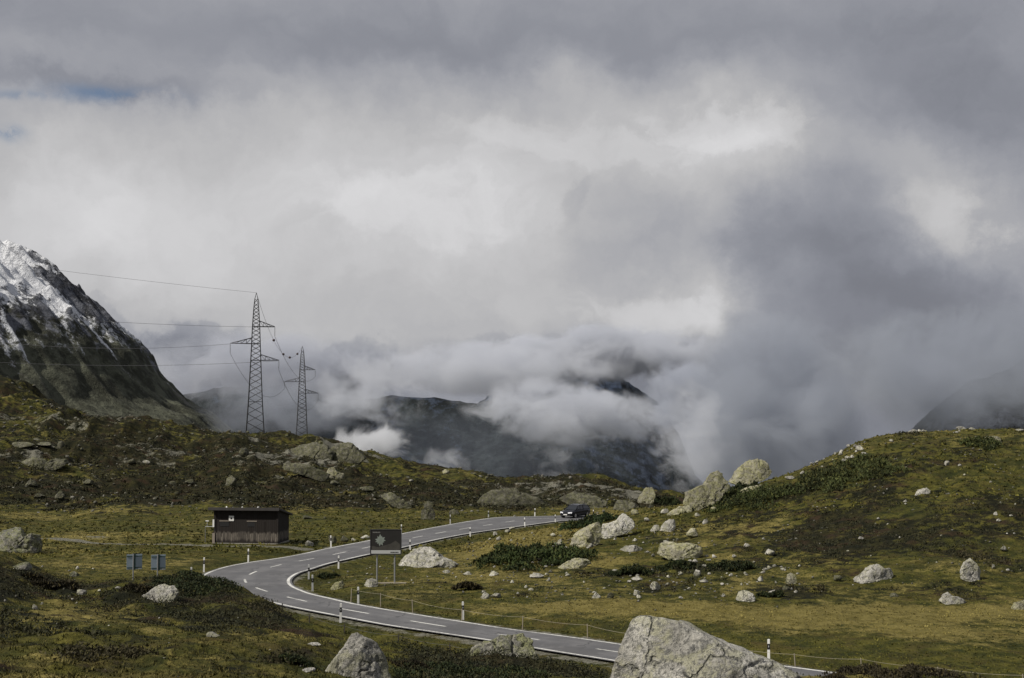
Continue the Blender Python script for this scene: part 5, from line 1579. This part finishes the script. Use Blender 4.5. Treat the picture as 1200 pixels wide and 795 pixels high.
def make_pylon():
    t = empty('lattice_pylon', (0, 0, 0))
    m = MB()
    zs = [-2.6, 0.0]
    while zs[-1] < 30.8: zs.append(zs[-1] + max(.85, 1.05 * pw(zs[-1])))
    zs[-1] = 31.2
    cs = [(-1, -1), (1, -1), (1, 1), (-1, 1)]
    for a, b in zip(zs[:-1], zs[1:]):
        A, B = pw(a), pw(b)
        for k in range(4):
            c, d = cs[k], cs[(k + 1) % 4]
            m.tube((c[0]*A, c[1]*A, a), (c[0]*B, c[1]*B, b), .085, n=4)
            if a >= 0:
                m.tube((c[0]*A, c[1]*A, a), (d[0]*B, d[1]*B, b), .042, n=4); m.tube((d[0]*A, d[1]*A, a), (c[0]*B, c[1]*B, b), .042, n=4)
    for z in (7.0, 16.7, 20.6, 24.6):
        A = pw(z)
        for k in range(4): m.tube((cs[k][0]*A, cs[k][1]*A, z), (cs[(k+1) % 4][0]*A, cs[(k+1) % 4][1]*A, z), .06, n=4)
    for k in range(4): m.tube((cs[k][0]*pw(31.2), cs[k][1]*pw(31.2), 31.2), (0, 0, 32.6), .06, n=4)
    m.build('lattice_mast', M['dark_steel'], t)
    ends = {}
    for z, x1, sg in ((24.6, 4.35, 1), (20.6, 5.9, -1), (16.7, 5.35, 1)):
        A = pw(z); a = MB(); tip = Vector((sg * x1, 0, z + .05)); up = z + 1.35; B = pw(up)
        for s in (-1, 1):
            a.tube((sg*A, s*A, z), tip, .075, n=4); a.tube((sg*B, s*B, up), tip, .065, n=4)
            p, q = Vector((sg*A, s*A, z)), Vector((sg*B, s*B, up))
            for f0 in (.25, .5, .75): a.tube(p.lerp(tip, f0), q.lerp(tip, f0), .035, n=4)
            for f0 in (.0, .25, .5): a.tube(p.lerp(tip, f0 + .25), q.lerp(tip, f0), .035, n=4)
        for f0 in (.3, .6): a.tube(Vector((sg*A, -A, z)).lerp(tip, f0), Vector((sg*A, A, z)).lerp(tip, f0), .035, n=4)
        arm = a.build('cross_arm', M['dark_steel'], t)
        ins = MB()
        for k in range(9): ins.tube((tip.x, tip.y, z - .25 - .22*k), (tip.x, tip.y, z - .33 - .22*k), .13, .05, n=8)
        ins.tube((tip.x, tip.y, z), (tip.x, tip.y, z - 2.3), .03, n=5)
        ins.build('insulator', M['porcelain'], arm)
        ends[(sg, z)] = Vector((tip.x, tip.y, z - 2.3))
    ends['top'] = Vector((0, 0, 32.6))
    return t, ends


pyl, ENDS = make_pylon()
p1 = P(300.5, 343.0, 320.0); p2 = P(354.5, 405.7, 461.0)
pyl.location = (p1[0], 320.0, p1[2] - 32.6); pyl.rotation_euler = (0, 0, R(9))
tag(pyl, 'taller dark lattice pylon with three cross arms on the hill skyline', 'pylon', 'lattice pylons on the skyline')
py2 = copy_tree(pyl); py2.location = (p2[0], 461.0, p2[2] - 32.6); py2.rotation_euler = (0, 0, R(12))
tag(py2, 'smaller looking dark lattice pylon standing farther off behind the skyline', 'pylon', 'lattice pylons on the skyline')
bpy.context.view_layer.update()
M1, M2 = pyl.matrix_world.copy(), py2.matrix_world.copy()


def sag_wire(a, b, sag, r, label, n=24, group='overhead wires of the pylons'):
    pts = [a.lerp(b, t) - Vector((0, 0, 4 * sag * t * (1 - t))) for t in np.linspace(0, 1, n + 1)]
    o = MB().path([p - a for p in pts], r, 4).build('overhead_wire', M['cable'])
    o.location = a
    return tag(o, label, 'wire', group), pts


def left_end(v_at, u_at, start):
    q = Vector(P(u_at, v_at, 318.0).tolist())
    return start + (q - start) * 2.6

for key, (u, v), lab in (('top', (60, 310), 'topmost thin wire running from the tip of the taller pylon towards the snowy mountain'),
                         ((1, 24.6), (150, 372.5), 'second highest wire crossing the cloud from the taller pylon towards the snowy mountain'),
                         ((-1, 20.6), (168, 402.5), 'wire leaving the single outward arm of the taller pylon towards the snowy mountain'),
                         ((1, 16.7), (185, 422.5), 'lowest wire crossing from the taller pylon towards the snowy mountain')):
    a = M1 @ ENDS[key]
    if key != 'top': a = a + Vector((0, 0, 2.2))
    sag_wire(a, left_end(v, u, a), 1.2, .028 if key == 'top' else .034, lab, 12)
for key, sg_, lab in (((1, 24.6), 5, 'sagging wire between the upper arms of the two pylons'), ((-1, 20.6), 6, 'sagging wire between the outward arms of the two pylons'), ((1, 16.7), 6, 'sagging wire between the lowest arms of the two pylons')):
    sag_wire(M1 @ ENDS[key], M2 @ ENDS[key], sg_, .04, lab)
_, EW = sag_wire(M1 @ ENDS['top'], M2 @ ENDS['top'], 8.6, .035, 'sagging earth wire carrying dark balls between the pylon tips', 60)
for k, (f0, lab) in enumerate(((.30, 'highest dark marker ball on the wire, beside the taller pylon'), (.50, 'second dark marker ball down the wire from the taller pylon'), (.655, 'lowest dark marker ball on the sagging wire'), (.86, 'dark marker ball on the wire beside the tip of the farther pylon'))):
    bm = bmesh.new(); bmesh.ops.create_uvsphere(bm, u_segments=16, v_segments=10, radius=.36)
    me = bpy.data.meshes.new('marker_ball'); bm.to_mesh(me); bm.free()
    me.polygons.foreach_set('use_smooth', [True] * len(me.polygons)); me.materials.append(M['ball'])
    o = bpy.data.objects.new('marker_ball', me); COL.objects.link(o); o.location = EW[int(f0 * 60)]
    tag(o, lab, 'marker ball', 'marker balls on the earth wire')

# ------------------------------------------------------------------ low cloud drifting in front of the mountains
def cloud_material(name, density, cover, scale, seed, col=(0.93, 0.94, 0.96), aniso=0.1):
    m = bpy.data.materials.new(name); m.use_nodes = True
    nt = m.node_tree; nt.nodes.clear(); g = N(nt)
    out = g.node('ShaderNodeOutputMaterial'); pv = g.node('ShaderNodeVolumePrincipled')
    g.l.new(pv.outputs[0], out.inputs['Volume'])
    tc = g.node('ShaderNodeTexCoord'); geo = g.node('ShaderNodeNewGeometry')
    o = tc.outputs['Object']
    pw_ = geo.outputs['Position']
    _, wc = g.noise(g.mapping(pw_, loc=(seed * 91.0, seed * 13.0, 5.0)), 0.55 / scale, 3, 0.55)
    o2 = g.vm('ADD', o, g.vm('MULTIPLY', g.vm('SUBTRACT', wc, (0.5, 0.5, 0.5)), (1.5, 1.5, 1.9)))
    n1, _ = g.noise(g.mapping(pw_, (1, 1, 1.25), loc=(seed * 131.0, seed * 57.0, 0)), 1.0 / scale, 6, 0.66, 0.5)
    fall = g.m('SUBTRACT', 1.0, g.vm('LENGTH', o2))
    k = g.m('ADD', fall, g.m('MULTIPLY', g.m('SUBTRACT', n1, 0.5), 3.6))
    k = g.m('MULTIPLY', g.step(k, cover, cover + 0.45), g.step(g.m('SUBTRACT', 1.0, g.vm('LENGTH', o)), 0.0, 0.3))
    g.put(pv.inputs['Density'], g.m('MULTIPLY', k, density))
    pv.inputs['Color'].default_value = (*col, 1)
    pv.inputs['Anisotropy'].default_value = aniso
    return m


def cloud(label, u, v, d, ru, rv, rd, density, cover, scale, seed, col=(0.93, 0.94, 0.96), roll=0.0):
    bm = bmesh.new(); bmesh.ops.create_icosphere(bm, subdivisions=3, radius=1.0)
    me = bpy.data.meshes.new('low_cloud'); bm.to_mesh(me); bm.free()
    me.materials.append(cloud_material('cloud_vapour', density, cover, scale, seed, col))
    o = bpy.data.objects.new('low_cloud', me); COL.objects.link(o)
    o.location = P(u, v, d).tolist(); o.scale = (ru / F * d, rd, rv / F * d); o.rotation_euler = (0, R(roll), 0)
    return tag(o, label, 'cloud')


GB = (.80, .83, .90)
cloud('small bright puff of cloud rising just behind the skyline below the pylons', 436, 522, 900, 58, 36, 50, .10, .40, 20, 1, (.88, .9, .94))
cloud('thick white cloud bank lying across the dark mountain in the middle', 668, 486, 1900, 150, 46, 120, .030, .20, 62, 2, GB, roll=6)
cloud('pale drifting cloud wrapped over the ridge beyond the farther pylon', 425, 462, 2000, 95, 62, 130, .015, .45, 55, 3, GB)
cloud('ragged cloud cap hiding the upper ridge of the dark mountain', 560, 432, 2250, 190, 36, 150, .022, .18, 70, 4, GB)
cloud('grey cloud bank hiding the upper slopes between snowy mountain and pylons', 305, 437, 2420, 180, 56, 130, .018, .05, 75, 5, (.72, .75, .83))
cloud('large cloud curtain burying the shoulder of the blue peak', 600, 428, 2900, 90, 42, 180, .025, .10, 90, 6, GB)
cloud('grey cloud resting on top of the blue peak', 722, 414, 2900, 150, 40, 200, .030, .05, 90, 7, (.76, .79, .86))
cloud('tall fog curtain closing the valley beside the blue peak', 905, 500, 1700, 120, 150, 190, .016, -.20, 110, 8, (.56, .60, .68))
cloud('thin wisps curling up where the dark slope meets the fog', 812, 512, 1450, 66, 80, 80, .024, .34, 34, 9, GB)
cloud('faint torn wisps climbing the dark slope under the cloud bank', 655, 545, 1500, 80, 36, 70, .012, .62, 30, 10, GB)
cloud('small torn wisps on the slope behind the skyline', 530, 548, 1300, 80, 32, 60, .016, .56, 24, 11, GB)
cloud('fog hiding the top of the dim slope behind the round hill', 1140, 428, 1150, 210, 85, 120, .016, .05, 55, 12, (.54, .58, .66))
cloud('dim veil of mist hanging on the slope behind the two pylons', 330, 478, 2000, 130, 45, 110, .006, .10, 60, 13, (.55, .59, .68))
cloud('torn cloud streaming over the falling shoulder of the blue peak', 800, 470, 2700, 60, 60, 140, .022, .22, 70, 14, (.66, .70, .79))
cloud('thin blue veil of haze over the dark slopes in the middle', 600, 525, 1900, 260, 55, 110, 0.0009, -.5, 120, 15, (.50, .56, .70))
cloud('mist blurring the falling edge of the dim slope behind the round hill', 1085, 462, 1100, 75, 60, 90, .012, .05, 45, 16, (.52, .56, .65))
